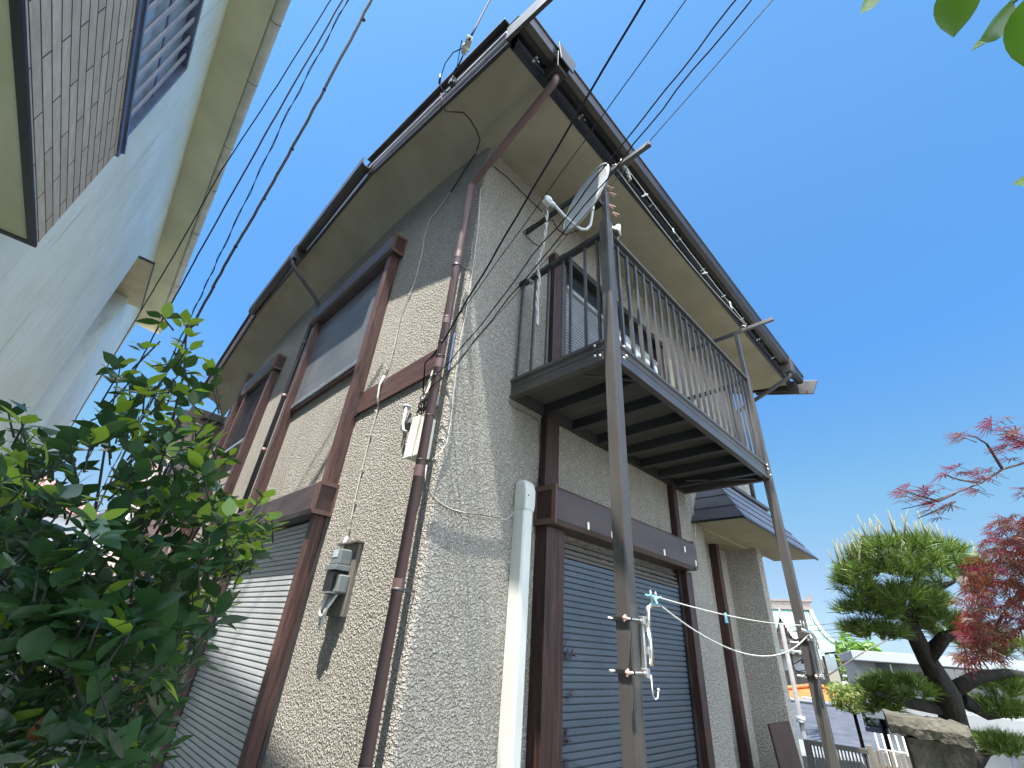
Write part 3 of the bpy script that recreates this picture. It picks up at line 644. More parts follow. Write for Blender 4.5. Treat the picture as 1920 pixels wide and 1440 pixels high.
# tile clad bay
BD = .85; by1, bz0 = onN(66, 462, BD); _, bz1 = onN(215, 308, BD)
def bricks(t, b):
    g = N(t, 'ShaderNodeTexCoord'); sp = N(t, 'ShaderNodeSeparateXYZ'); t.links.new(g.outputs['Object'], sp.inputs[0])
    cb = N(t, 'ShaderNodeCombineXYZ'); t.links.new(sp.outputs['Y'], cb.inputs[0]); t.links.new(sp.outputs['Z'], cb.inputs[1])
    br = N(t, 'ShaderNodeTexBrick', i_Scale=1.); br.inputs['Brick Width'].default_value = .55; br.inputs['Row Height'].default_value = .066; br.inputs['Mortar Size'].default_value = .0042
    br.inputs['Mortar Smooth'].default_value = .2; br.inputs['Bias'].default_value = -.1
    br.inputs['Color1'].default_value = (.54, .50, .44, 1); br.inputs['Color2'].default_value = (.66, .62, .56, 1); br.inputs['Mortar'].default_value = (.06, .055, .055, 1)
    t.links.new(cb.outputs[0], br.inputs[0])
    n = N(t, 'ShaderNodeTexNoise', i_Scale=14., i_Detail=8., i_Roughness=.75); t.links.new(coords(t, (1, .5, 2)), n.inputs[0])
    k = ramp(t, n.outputs[0], [(.3, (.72, .7, .68)), (.65, (1, 1, 1))]); m_ = N(t, 'ShaderNodeMixRGB', blend_type='MULTIPLY', i_Fac=1.)
    t.links.new(br.outputs['Color'], m_.inputs[1]); t.links.new(k, m_.inputs[2]); t.links.new(m_.outputs[0], b.inputs['Base Color'])
    iv = N(t, 'ShaderNodeMath', operation='MULTIPLY', i_1=-1.); t.links.new(br.outputs['Fac'], iv.inputs[0])
    n4 = N(t, 'ShaderNodeMath', operation='MULTIPLY', i_1=.35); t.links.new(n.outputs[0], n4.inputs[0]); ad = N(t, 'ShaderNodeMath', operation='ADD'); t.links.new(iv.outputs[0], ad.inputs[0]); t.links.new(n4.outputs[0], ad.inputs[1])
    bp = N(t, 'ShaderNodeBump', i_Strength=1., i_Distance=.006); t.links.new(ad.outputs[0], bp.inputs['Height']); t.links.new(bp.outputs[0], b.inputs['Normal'])
M['bricks'] = mat('tile_cladding', rough=.8, spec=.3, build=bricks)
MB().box((-WD, -5, bz0 + .012), (-BD, by1, bz1)).build('bay_cladding', M['bricks'], nb_)
MB().box((-WD + .012, -5, bz0 + .002), (-BD - .03, by1 - .03, bz0 + .011)).build('bay_underside', M['eave_n'], nb_)
MB().box((-BD - .03, -5, bz0 - .006), (-BD + .004, by1 + .004, bz0 + .011)).box((-WD + .012, by1 - .03, bz0 - .006), (-BD - .03, by1 + .004, bz0 + .0015)).build('bay_trim', M['gutter'], nb_)
M['rail_n'] = mat('blue_grey_aluminium', metal=.6, build=noisy((.12, .14, .20), (.22, .25, .34), 4, 5, rough=(.25, .4)))
MB().box((-BD - .03, -5, bz1 + .002), (-BD + .012, by1 + .03, bz1 + .055)).box((-BD - .02, -5, bz1 + .055), (-BD + .022, by1 + .04, bz1 + .075)).build('bay_cap', M['rail_n'], nb_)
# grilled window above the bay
nw = bpy.data.objects.new('grilled_window', None); COL.objects.link(nw); nw.parent = nb_; WL[nw.name] = Vector((0, 0, 0))
wy0 = wy1 - 3.6
MB().box((-WD - .06, wy0, wz0), (-WD - .05, wy1, wz1)).build('pane', M['glass_pale'], nw)
fr = MB().box((-WD - .05, wy1 - .05, wz0), (-WD + .03, wy1, wz1)).box((-WD - .05, wy0, wz1 - .05), (-WD + .03, wy1 - .05, wz1)).box((-WD - .05, wy0, wz0), (-WD + .03, wy1 - .05, wz0 + .05))
for y in (wy1 - 1.25, wy1 - 2.5): fr.box((-WD - .048, y, wz0 + .05), (-WD - .01, y + .06, wz1 - .05))
fr.build('window_frame', M['rail_n'], nw)
M['louvre'] = mat('louvre_bar', spec=.5, build=noisy((.34, .31, .34), (.5, .46, .49), 3, 5, rough=(.3, .5)))
for i in range(16):
    y = wy1 - .18 - i * .21
    MB().box((-WD - .004, y - .022, wz0 + .05), (-WD + .01, y + .022, wz1 - .05)).build('window_bar', M['louvre'], nw)
for z in (wz0 + .5, wz0 + 1.15): MB().box((-WD - .016, wy0, z), (-WD - .0045, wy1 - .05, z + .035)).build('window_rail', M['rail_n'], nw)
curt = MB()
for i in range(40): curt.add([(-WD - .2 + .04 * math.sin(i * 1.7), wy1 - .05 - i * .085, wz0), (-WD - .2 + .04 * math.sin(i * 1.7), wy1 - .05 - i * .085, wz1)], [])
curt.f = [(2 * i, 2 * i + 1, 2 * i + 3, 2 * i + 2) for i in range(39)]; curt.sm = [True] * 39
curt.build('curtain', M['white'], nw)
MB().box((-WD - 3.5, -7, -.5), (-WD - .45, aF - .03, 7.3)).build('inner_wall', M['siding'], nb_)

# ------------------------------------------------------------------ more houses behind
def simple_house(name, label, x0, x1, y0, y1, zb, zt_, wallm, roofm, rise=1.2, over=.4, rot=0, group='houses further off', wins=()):
    c = ((x0 + x1) / 2, (y0 + y1) / 2, zb)
    h = empty(name, c, label, 'house', group)
    MB().box((x0, y0, zb), (x1, y1, zt_)).build('wall', wallm, h)
    o = over; xm = (x0 + x1) / 2; ym = (y0 + y1) / 2; rl = max(0, (y1 - y0) / 2 - (x1 - x0) / 2)
    if rise > .3:
        v = [(x0 - o, y0 - o, zt_ - .05), (x1 + o, y0 - o, zt_ - .05), (x1 + o, y1 + o, zt_ - .05), (x0 - o, y1 + o, zt_ - .05), (xm, ym - rl, zt_ + rise), (xm, ym + rl, zt_ + rise)]
        rfm = MB().add(v, [(0, 1, 4), (1, 2, 5, 4), (2, 3, 5), (3, 0, 4, 5), (3, 2, 1, 0)])
        rfm.box((xm - .07, ym - rl, zt_ + rise - .05), (xm + .07, ym + rl + .01, zt_ + rise + .12))
    else: rfm = MB().box((x0 - o, y0 - o, zt_), (x1 + o, y1 + o, zt_ + rise))
    rfm.build('roof', roofm, h)
    for (ax, p, u0, u1, za, zb2) in wins:
        f = MB(); t_ = .05
        if ax == 'x':
            q = MB().box((p - .03, u0, za), (p + .03, u1, zb2)).build('window', M['glass'], h)
            for a, b in (((p - .05, u0 - t_, za - t_), (p + .05, u1 + t_, za)), ((p - .05, u0 - t_, zb2), (p + .05, u1 + t_, zb2 + t_)), ((p - .05, u0 - t_, za), (p + .05, u0, zb2)), ((p - .05, u1, za), (p + .05, u1 + t_, zb2)), ((p - .045, (u0 + u1) / 2 - .02, za), (p + .045, (u0 + u1) / 2 + .02, zb2))): f.box(a, b)
        else:
            q = MB().box((u0, p - .03, za), (u1, p + .03, zb2)).build('window', M['glass'], h)
            for a, b in (((u0 - t_, p - .05, za - t_), (u1 + t_, p + .05, za)), ((u0 - t_, p - .05, zb2), (u1 + t_, p + .05, zb2 + t_)), ((u0 - t_, p - .05, za), (u0, p + .05, zb2)), ((u1, p - .05, za), (u1 + t_, p + .05, zb2)), (((u0 + u1) / 2 - .02, p - .045, za), ((u0 + u1) / 2 + .02, p + .045, zb2))): f.box(a, b)
        f.build('frame', M['white'], q)
    return h
M['pinkwall'] = mat('pink_render', rough=.8, build=noisy((.40, .28, .25), (.48, .35, .31), 2, 6, bump=.002, bscale=60))
M['creamwall'] = mat('cream_render', rough=.8, build=noisy((.48, .44, .32), (.58, .54, .42), 1.5, 6, bump=.002, bscale=60))
M['greywall'] = mat('grey_render', rough=.8, build=noisy((.36, .37, .37), (.46, .47, .47), 1.5, 6, bump=.002, bscale=60))
M['whitewall'] = mat('white_render', rough=.8, build=noisy((.21, .22, .225), (.27, .28, .285), .8, 6))
def tiles(c0, c1, sc=5., ax='X'):
    def f(t, b):
        c = coords(t); wv = N(t, 'ShaderNodeTexWave', wave_type='BANDS', bands_direction=ax, i_Scale=sc, i_Distortion=.3, i_Detail=1.); t.links.new(c, wv.inputs[0])
        n = N(t, 'ShaderNodeTexNoise', i_Scale=2.5, i_Detail=7.); t.links.new(c, n.inputs[0])
        a = ramp(t, n.outputs[0], [(.3, c0), (.7, c1)]); k = ramp(t, wv.outputs[0], [(.0, (.6, .6, .6)), (.5, (1, 1, 1))])
        m_ = N(t, 'ShaderNodeMixRGB', blend_type='MULTIPLY', i_Fac=.8); t.links.new(a, m_.inputs[1]); t.links.new(k, m_.inputs[2]); t.links.new(m_.outputs[0], b.inputs['Base Color'])
        bp = N(t, 'ShaderNodeBump', i_Strength=1., i_Distance=.03); t.links.new(wv.outputs[0], bp.inputs['Height']); t.links.new(bp.outputs[0], b.inputs['Normal'])
    return f
M['redtile'] = mat('red_tiles', rough=.6, build=tiles((.30, .08, .08), (.42, .14, .13), 3., 'Z'))
M['greytile'] = mat('grey_tiles', rough=.5, build=tiles((.16, .16, .17), (.26, .26, .27), 3.5, 'X'))
M['orangetile'] = mat('orange_tiles', rough=.6, build=tiles((.36, .09, .02), (.5, .15, .035), 2.8, 'X'))
M['darktile'] = mat('dark_slate', rough=.55, build=noisy((.022, .026, .036), (.05, .057, .075), 2.5, 8, (1, 4, 1), bump=.01, bscale=18))
# pink house beyond the far corner
pe = on(380, 740, 'x', -.55)
ph = simple_house('pink_house', 'pink rendered house seen past the rear corner of the main house', -.25, 6, 8.7, 15, -.5, pe.z + .05, M['pinkwall'], M['gutter_grey'], .14, .25, wins=(('x', -.25, 9.1, 10.0, 3.2, 4.4), ('x', -.25, 11.6, 12.6, 3.2, 4.4)))
MB().tube([(-.56, 8.4, pe.z), (-.56, 15.2, pe.z)], .06, 12).build('gutter', M['gutter_grey'], ph)
MB().tube([(-.56, 8.75, pe.z - .04), (-.56, 8.75, pe.z - .12), (-.33, 8.75, pe.z - .5), (-.33, 8.75, 0)], .03, 12).build('downpipe', M['gutter_grey'], ph)
rr = at(105, 935, 20)
simple_house('red_roofed_house', 'far low house with a pinkish red tiled roof behind the shrub', rr.x - 3.0, rr.x + 1.6, rr.y - 1, rr.y + 6, -.5, rr.z - .6, M['whitewall'], M['redtile'], 1.7, .4, wins=(('y', rr.y - 1, rr.x - 1, rr.x, 2.2, 3.2),))
cc = at(15, 960, 11)
simple_house('cream_shed', 'cream walled outbuilding with a dark red edge behind the shrub', cc.x - 3.2, cc.x + .35, cc.y, cc.y + 3, -.5, cc.z + .1, M['creamwall'], M['redtile'], .22, .15)
gq = at(340, 990, 18)
simple_house('grey_house', 'grey house with a blue grey roof between the pink house and the shrub', gq.x - 2.2, gq.x + 1.8, gq.y, gq.y + 6, -.5, gq.z + .4, M['greywall'], M['greytile'], 1.2, .3, wins=(('y', gq.y, gq.x - 1.5, gq.x - .5, gq.z - 1.6, gq.z - .5), ('y', gq.y, gq.x + .2, gq.x + 1.2, gq.z - 1.6, gq.z - .5)))

# ------------------------------------------------------------------ right: lower town.  local frame facing the camera
def hd(px, py, D):
    d = ray(px, py); h = math.hypot(d.x, d.y); return CAMLOC + d * (D / h)
class Fr:   # local frame: x right, y away, z up at a point
    def __init__(s, px, py, D, yaw=0):
        s.o = hd(px, py, D); v = Vector((s.o.x - CAMLOC.x, s.o.y - CAMLOC.y, 0)).normalized(); v.rotate(Matrix.Rotation(yaw, 3, 'Z'))
        s.y = v; s.x = Vector((v.y, -v.x, 0)); s.D = D
    def root(s, name, label, cat, group=None):
        o = bpy.data.objects.new(name, None); COL.objects.link(o); o.location = s.o; o.rotation_euler = (0, 0, math.atan2(s.x.y, s.x.x)); WL[o.name] = Vector((0, 0, 0)); tag(o, label, cat, group); return o
    def L(s, px, py, yl=0):   # pixel -> local x,z on plane y=yl
        d = ray(px, py); p0 = s.o + s.y * yl; t = (p0 - CAMLOC).dot(s.y) / d.dot(s.y); p = CAMLOC + d * t - s.o; return p.dot(s.x), p.z
# temple
M['patina'] = mat('copper_patina', rough=.6, build=tiles((.13, .24, .19), (.21, .34, .27), 1.7, 'X'))
M['patina_edge'] = mat('patina_edge', rough=.6, build=noisy((.16, .22, .19), (.26, .30, .27), 3, 5))
M['ridge'] = mat('ridge_brown', rough=.7, build=noisy((.12, .09, .08), (.2, .16, .14), 3, 5))
M['darkwood'] = mat('dark_wood', rough=.7, build=noisy((.03, .022, .018), (.06, .045, .035), 3, 5))
T = Fr(1510, 1262, 46); te = T.root('temple', 'old temple hall with a sweeping green copper roof and dark timber walls', 'temple')
rxr, rz = T.L(1519, 1142, 4); exr, ez = T.L(1602, 1226, 0); rxl = rxr - 9.5; exl = rxl - 3.6
def troof(n=10):
    mb = MB(); W_ = 8.; 
    def ring(t_):   # t 0 ridge .. 1 eave
        k = t_; zc = rz + (ez - rz) * (1 - (1 - k) ** 1.9); xr_ = rxr + (exr - rxr) * (k ** 1.5); xl_ = exl - (exl - rxl) * (1 - k ** 1.5); yf = 4 - 4.2 * k; yb = 4 + 6 * k
        pts = []; m = 8
        up = .5 * k ** 3
        for i in range(m + 1):
            u = i / m; c = (2 * u - 1) ** 2; pts.append((xl_ + (xr_ - xl_) * u, yf, zc + up * c ** 2))
        for i in range(1, m + 1):
            u = i / m; c = (2 * u - 1) ** 2; pts.append((xr_, yf + (yb - yf) * u, zc + up * c ** 2))
        for i in range(1, m + 1):
            u = i / m; c = (2 * u - 1) ** 2; pts.append((xr_ + (xl_ - xr_) * u, yb, zc + up * c ** 2))
        for i in range(1, m):
            u = i / m; c = (2 * u - 1) ** 2; pts.append((xl_, yb + (yf - yb) * u, zc + up * c ** 2))
        return pts
    rings = [ring(i / n) for i in range(n + 1)]; k = len(rings[0]); vs = [p for r_ in rings for p in r_]
    mb.add(vs, [(i * k + j, i * k + (j + 1) % k, (i + 1) * k + (j + 1) % k, (i + 1) * k + j) for i in range(n) for j in range(k)], True)
    last = rings[-1]; vs2 = last + [(x * .985, y, z - .22) for x, y, z in last]
    mb2 = MB().add(vs2, [(j, (j + 1) % k, k + (j + 1) % k, k + j) for j in range(k)])
    return mb, mb2, rings
mb, mb2, rings = troof(); rf_ = mb.build('roof', M['patina'], te); mb2.build('eave_edge', M['patina_edge'], rf_)
MB().box((rxl - .2, 3.7, rz - .1), (rxr + .1, 4.3, rz + .55)).box((rxl - .3, 3.6, rz + .55), (rxr + .25, 4.4, rz + .7)).build('ridge', M['ridge'], rf_)
MB().box((rxr, 3.8, rz + .6), (rxr + .3, 4.2, rz + 1.1)).build('ridge_end', M['ridge'], rf_)
for idx in (8, 0):
    MB().tube([(r_[idx][0], r_[idx][1], r_[idx][2] + .12) for r_ in rings], .16, 8).build('corner_ridge', M['patina_edge'], rf_)
# front gable
gxl, gzb = T.L(1441, 1160, -.5); gxr, gz2 = T.L(1503, 1196, -.5); gxc, gzt = T.L(1461, 1141, -.5)
gm_ = MB()
cur = [(gxc + (gxr - gxc) * u, gzt + (gz2 - gzt) * (1 - (1 - u) ** 1.6)) for u in [i / 8 for i in range(9)]]; curl = [(2 * gxc - x, z) for x, z in cur][::-1]
pts = curl[:-1] + cur
gm_.add([(x, -.6, z) for x, z in pts] + [(x, 3.6, z) for x, z in pts], [(i, i + 1, len(pts) + i + 1, len(pts) + i) for i in range(len(pts) - 1)], True).build('gable_roof', M['patina'], te)
MB().add([(x, -.62, z + .1) for x, z in pts] + [(x, -.62, z - .35) for x, z in pts], [(i, i + 1, len(pts) + i + 1, len(pts) + i)[::-1] for i in range(len(pts) - 1)]).build('gable_board', M['patina_edge'], te)
for i in range(14):
    u = (i + .5) / 14; x = gxc + (gxr - gxc) * u; z = gzt + (gz2 - gzt) * (1 - (1 - u) ** 1.6)
    MB().box((x - .1, -.66, z - .62), (x + .1, -.6, z - .36)).build('rafter_end', M['white'], te)
MB().add([(x, -.3, z - .3) for x, z in pts] + [(pts[-1][0], -.3, gz2 - .8), (pts[0][0], -.3, gz2 - .8)], [tuple(range(len(pts) + 2))[::-1]]).build('gable_wall', M['darkwood'], te)
x2, z2 = T.L(1560, 1290, 1.2)
MB().box((exl + 2, 1.2, -9), (x2, 9, ez + .2)).build('wall', M['darkwood'], te)
for i in range(3):
    x = x2 - 2.2 - i * 2.3; MB().box((x - .7, 1.14, z2 + .9), (x + .7, 1.19, z2 + 2.3)).build('wall_panel', M['whitewall'], te)
for i in range(7):
    x = x2 + .8 - i * 1.55; MB().tube([(x, .6, -9), (x, .6, ez - .1)], .13, 10).build('column', M['darkwood'], te)
for i in range(5):
    z = ez - .35 - i * .42; MB().box((x2 + 1.2 - i * .12, .2, z), (x2 + 1.9 - i * .14, .8, z + .2)).build('bracket', M['white'], te)
for i in range(30):
    x = exr - .6 - i * .5; MB().box((x, -.2, ez - .28), (x + .2, .3, ez - .1)).build('rafter_end', M['patina_edge'], te)
# orange tiled roof
O = Fr(1530, 1310, 26, R_(8)); oh = O.root('orange_roofed_house', 'low house with a bright orange tiled roof in front of the temple', 'house', 'houses further off')
xa, za = O.L(1496, 1321); xb, zb2 = O.L(1625, 1316); xc, zc = O.L(1535, 1291, 2.5)
MB().add([(xa - 3, 0, za), (xb + 1, 0, za), (xb + 1, 6, za), (xa - 3, 6, za), (xc - .3, 2.5, zc), (xb - 1, 2.5, zc)], [(0, 1, 5, 4), (1, 2, 5), (2, 3, 4, 5), (3, 0, 4)]).build('roof', M['orangetile'], oh)
MB().tube([(xa - 3, 0, za + .05), (xc - .3, 2.5, zc + .08), (xb - 1, 2.5, zc + .08), (xb + 1, 0, za + .05)], .09, 8).build('ridge', M['orangetile'], oh)
MB().box((xa - 2.6, .4, -6), (xb + .6, 5.6, za)).build('wall', M['creamwall'], oh)
# dark slate roof below
K_ = Fr(1560, 1330, 14, R_(-4)); kh = K_.root('slate_roofed_house', 'near lower house with a wide dark slate roof below the garden', 'house', 'houses further off')
xa, za = K_.L(1485, 1310, 3); xb, zb2 = K_.L(1660, 1341, 3); xc, zc = K_.L(1480, 1440, 0)
MB().add([(xa - 4, -5.5, za - 3.35), (xb + .6, -5.5, zb2 - 3.35), (xb + .6, 3, (za + zb2) / 2), (xa - 4, 3, (za + zb2) / 2), (xb + .6, 9, za - 2.2), (xa - 4, 9, za - 2.2)], [(0, 1, 2, 3), (3, 2, 4, 5)]).build('roof', M['darktile'], kh)
MB().tube([(xa - 4, 3, (za + zb2) / 2 + .03), (xb + .6, 3, (za + zb2) / 2 + .03)], .06, 8).build('ridge', M['slate'], kh)
MB().box((xa - 3.7, -5.1, -6), (xb + .3, 8.6, za - 3.5)).build('wall', M['greywall'], kh)
sx, sz = K_.L(1643, 1342, -1.4)
sk = MB().hexa([(sx - .22, -1.75, sz - .24), (sx + .26, -1.75, sz - .24), (sx + .26, -1.2, sz + .02), (sx - .22, -1.2, sz + .02), (sx - .22, -1.8, sz - .17), (sx + .26, -1.8, sz - .17), (sx + .26, -1.25, sz + .09), (sx - .22, -1.25, sz + .09)]).build('skylight', M['rail_n'], kh)
MB().hexa([(sx - .18, -1.765, sz - .150), (sx + .22, -1.765, sz - .150), (sx + .22, -1.29, sz + .075), (sx - .18, -1.29, sz + .075), (sx - .18, -1.772, sz - .138), (sx + .22, -1.772, sz - .138), (sx + .22, -1.297, sz + .087), (sx - .18, -1.297, sz + .087)]).build('pane', M['glass'], sk)

# white flat roofed house
Wf = Fr(1650, 1255, 19, R_(6)); wh = Wf.root('white_house', 'white rendered house with a pale flat roof edge behind the pine', 'house', 'houses further off')
xa, za = Wf.L(1597, 1228); xb, zb2 = Wf.L(1745, 1240); xw, zw = Wf.L(1614, 1290, 1.0)
zm = (za + zb2) / 2
MB().box((xa, 0, zm - .12), (xb + 6, 6, zm + .14)).build('roof', M['whitewall'], wh, .02)
MB().box((xw, 1.0, -6), (xb + 5, 5.6, zm - .12)).build('wall', M['whitewall'], wh)
for i in range(4):
    x = xw + .55 + i * 1.5; w_ = MB().box((x, .97, zm - 1.35), (x + .75, .995, zm - .15)).build('window', M['glass'], wh)
    MB().box((x - .05, .95, zm - 1.41), (x + .8, .99, zm - 1.355)).box((x + .35, .955, zm - 1.35), (x + .39, .99, zm - .15)).build('frame', M['white'], w_)
# white terrace slabs lower right
V = Fr(1800, 1365, 9, R_(2)); vh = V.root('white_terrace', 'white concrete terrace edge and low roofs behind the pine trunk', 'terrace')
xa, za = V.L(1617, 1322); xb, zb2 = V.L(1925, 1345)
for dz, hh, yy in ((0, .17, 0), (-.42, .10, -.3), (-.2, .08, .6)):
    MB().box((xa + (.0 if dz == 0 else 1.5), yy, (za + zb2) / 2 + dz - hh), (xb + 3, yy + 4, (za + zb2) / 2 + dz)).build('slab', M['whitewall'], vh, .01)
MB().box((xa + .2, .3, -6), (xb + 3, 4.2, za - .25)).build('wall', M['greywall'], vh)
for i in range(9):
    x = xa + 1.3 + i * .33; MB().box((x, -.35, za - .62), (x + .03, -.31, za - .10)).build('railing_bar', M['rail_n'], vh)
# far silhouettes: trees
def leafy(mb, c, r, n, size, rn, squash=1.):
    for _ in range(n):
        while True:
            p = Vector((rn.uniform(-1, 1), rn.uniform(-1, 1), rn.uniform(-1, 1)))
            if p.length < 1 and p.length > .35: break
        q = Vector(c) + Vector((p.x * r[0], p.y * r[1], p.z * r[2]))
        a = Vector((rn.gauss(0, 1), rn.gauss(0, 1), rn.gauss(0, 1))).normalized(); b = a.cross(Vector((rn.gauss(0, 1), rn.gauss(0, 1), rn.gauss(0, 1)))).normalized()
        s_ = size * rn.uniform(.6, 1.3)
        mb.add([q - a * s_, q + b * s_ * .45, q + a * s_, q - b * s_ * .45], [(0, 1, 2, 3)])
def leafmat(name, c0, c1, trans, tw=.35, rough=.45, spec=.5, scale=4):
    m = bpy.data.materials.new(name); m.use_nodes = True; t = m.node_tree; b = t.nodes['Principled BSDF']; o = t.nodes['Material Output']
    g = N(t, 'ShaderNodeNewGeometry'); n = N(t, 'ShaderNodeTexNoise', i_Scale=scale, i_Detail=3.); t.links.new(coords(t), n.inputs[0])
    ad = N(t, 'ShaderNodeMath', operation='ADD'); t.links.new(g.outputs['Random Per Island'], ad.inputs[0]); t.links.new(n.outputs[0], ad.inputs[1])
    hf = N(t, 'ShaderNodeMath', operation='MULTIPLY', i_1=.5); t.links.new(ad.outputs[0], hf.inputs[0])
    t.links.new(ramp(t, hf.outputs[0], [(.25, c0), (.75, c1)]), b.inputs['Base Color']); b.inputs['Roughness'].default_value = rough; b.inputs['Specular IOR Level'].default_value = spec
    tr = N(t, 'ShaderNodeBsdfTranslucent'); tr.inputs[0].default_value = (*trans, 1); mx = N(t, 'ShaderNodeMixShader', i_0=tw)
    t.links.new(b.outputs[0], mx.inputs[1]); t.links.new(tr.outputs[0], mx.inputs[2]); t.links.new(mx.outputs[0], o.inputs[0]); return m
M['leaf_far'] = leafmat('far_foliage', (.05, .12, .02), (.16, .28, .05), (.2, .38, .05), .3)
M['leaf_olive'] = leafmat('olive_foliage', (.09, .12, .025), (.22, .26, .07), (.25, .3, .06), .3)
M['bark'] = mat('bark', rough=.95, build=noisy((.006, .005, .0045), (.022, .018, .015), 14, 8, (1, 1, .5), bump=.012, bscale=30))
def far_tree(px, py, D, r, m, label, n=700, size=.16):
    p = hd(px, py, D); t_ = empty('round_tree', (p.x, p.y, hgt(p.x, p.y)), label, 'tree', 'trees among the lower houses')
    MB().tube([(p.x, p.y, hgt(p.x, p.y)), (p.x + .1, p.y, p.z - r[2] * .3)], [.05, .03], 8).build('trunk', M['bark'], t_)
    mb = MB()
    for k in range(5):
        c = p + Vector((rnd.uniform(-.5, .5) * r[0], rnd.uniform(-.5, .5) * r[1], rnd.uniform(-.5, .5) * r[2])); leafy(mb, c, [q * rnd.uniform(.5, .75) for q in r], n // 5, size, rnd)
    mb.build('crown', m, t_)
far_tree(1617, 1252, 30, (1.0, 1.1, 1.5), M['leaf_far'], 'bright green leafy tree between the temple and the white house', 1500, .16)
far_tree(1592, 1308, 12.5, (.62, .5, .24), M['leaf_olive'], 'olive green clipped shrub beside the orange roof', 1500, .045)
far_tree(1635, 1297, 12, (.25, .25, .22), M['leaf_olive'], 'yellow green bush at the corner of the white house', 700, .04)
# utility poles and wires in the town
M['conc'] = mat('pole_concrete', rough=.8, build=noisy((.10, .096, .09), (.15, .145, .135), 6, 6))
def upole(px0, py0, D, r, label, steps=True):
    p = hd(px0, py0, D); o = empty('utility_pole', (p.x, p.y, hgt(p.x, p.y)), label, 'utility pole', 'utility poles in the lower town')
    MB().tube([(p.x, p.y, hgt(p.x, p.y)), (p.x, p.y, p.z)], [r * 1.35, r], 12).build('shaft', M['conc'], o); return p, o
p, up_ = upole(1464, 1168, 15, .05, 'pale concrete pole hung with looped wires beside the porch wall')
for k, dz in enumerate((.42, .62, 1.15, 1.6)):
    MB().tube([(p.x + .1, p.y - .1, p.z - dz), (p.x + .42, p.y - .42, p.z - dz - .02)], .022, 8).ball((p.x + .3, p.y - .3, p.z - dz + .06), .06, 8, 6).build('insulator_arm', M['cable_white'], up_)
tg = MB()
for k in range(7):
    a = Vector((p.x + .1, p.y - .1, p.z - .3 - k * .12)); tg.tube([a + Vector((.25 * math.sin(i * .7) + .2, -.25 * math.sin(i * .7) - .1, .16 * math.cos(i * .9 + k))) for i in range(9)], .012, 5)
tag(tg.build('cable_tangle', M['cable'], up_), 'dark loops of wire')
for z in (2.1, 3.0): MB().tube([(p.x, p.y, p.z - z), (p.x, p.y, p.z - z + .12)], .11, 10).build('pole_band', M['alu'], up_)
upole(1716, 1230, 55, .1, 'distant slim pole on the skyline left of the pine trunk'); upole(1640, 1232, 70, .1, 'farthest pole on the skyline above the bright green tree')
def wire(name, pts, r, m, label, cat='cable', group=None):
    o = MB().tube(pts, r, 6).build(name, m); tag(o, label, cat, group); return o
for k, (y0, y1) in enumerate(((1173, 1161), (1182, 1174), (1197, 1188))):
    wire('overhead_wire', [hd(1450, y0 + (y0 - y1) * .3 + 2, 30), hd(1610, y1 + 4, 30.5), hd(1800, y1 - 4, 31)], .02, M['cable_grey'], ('highest', 'middle', 'lowest')[k] + ' of three distant wires crossing the sky above the green temple roof', 'wire', 'distant wires beside the temple')
wire('overhead_wire', [hd(1550, 1268, 11), hd(1620, 1222, 11.5), hd(1700, 1182, 12)], .011, M['cable_grey'], 'pale guy wire slanting up from the porch pole towards the pine', 'wire')
# fence, car, board, stone wall
F = Fr(1580, 1420, 7.2, R_(-6)); fe = F.root('grey_fence', 'grey vertical slat fence with a flat top rail at the garden edge', 'fence')
xa, za = F.L(1508, 1394); xb, zb2 = F.L(1640, 1398); zt2 = (za + zb2) / 2
MB().box((xa, -.02, zt2 - .045), (xb, .03, zt2)).build('top_rail', M['metal'], fe, .003)
MB().box((xa, .0, zt2 - .9), (xb, .03, zt2 - .86)).build('bottom_rail', M['metal'], fe)
n = 20
for i in range(n): MB().box((xa + .02 + (xb - xa - .06) * i / (n - 1), -.008, zt2 - .9), (xa + .036 + (xb - xa - .06) * i / (n - 1), .008, zt2 - .045)).build('slat', M['metal'], fe)
for x in (xa, xb - .04): MB().box((x, -.03, -1.2), (x + .05, .02, zt2 - .001)).build('fence_post', M['metal'], fe)
G = Fr(1700, 1420, 5.2, R_(5)); ge_ = G.root('picket_gate', 'low weathered picket gate and trellis beneath the stone wall cap', 'gate')
xa, za = G.L(1636, 1408); xb, _ = G.L(1760, 1408)
for i in range(13):
    x = xa + (xb - xa) * i / 12; MB().box((x, 0, za - .8), (x + .022, .02, za + (.01 if i % 2 else .0))).build('picket', M['wood_grey'], ge_)
MB().box((xa, .021, za - .12), (xb, .035, za - .08)).build('rail', M['wood_grey'], ge_)
MB().box((xa - .03, -.01, za - .9), (xa - .0, .04, za + .03)).build('gate_post', M['wood_grey'], ge_)
Tr = Fr(1672, 1400, 6.2, R_(5)); tr_ = Tr.root('white_trellis', 'small white wire trellis standing behind the picket gate', 'trellis')
xa, za = Tr.L(1640, 1374); xb, _ = Tr.L(1690, 1374)
for i in range(5): x = xa + (xb - xa) * i / 4; MB().tube([(x, 0, za - .7), (x, 0, za)], .007, 6).build('wire_upright', M['cable_white'], tr_)
for dz in (.12, .34): MB().tube([(xa, 0, za - dz), (xb, 0, za - dz)], .007, 6).build('wire_rail', M['cable_white'], tr_)
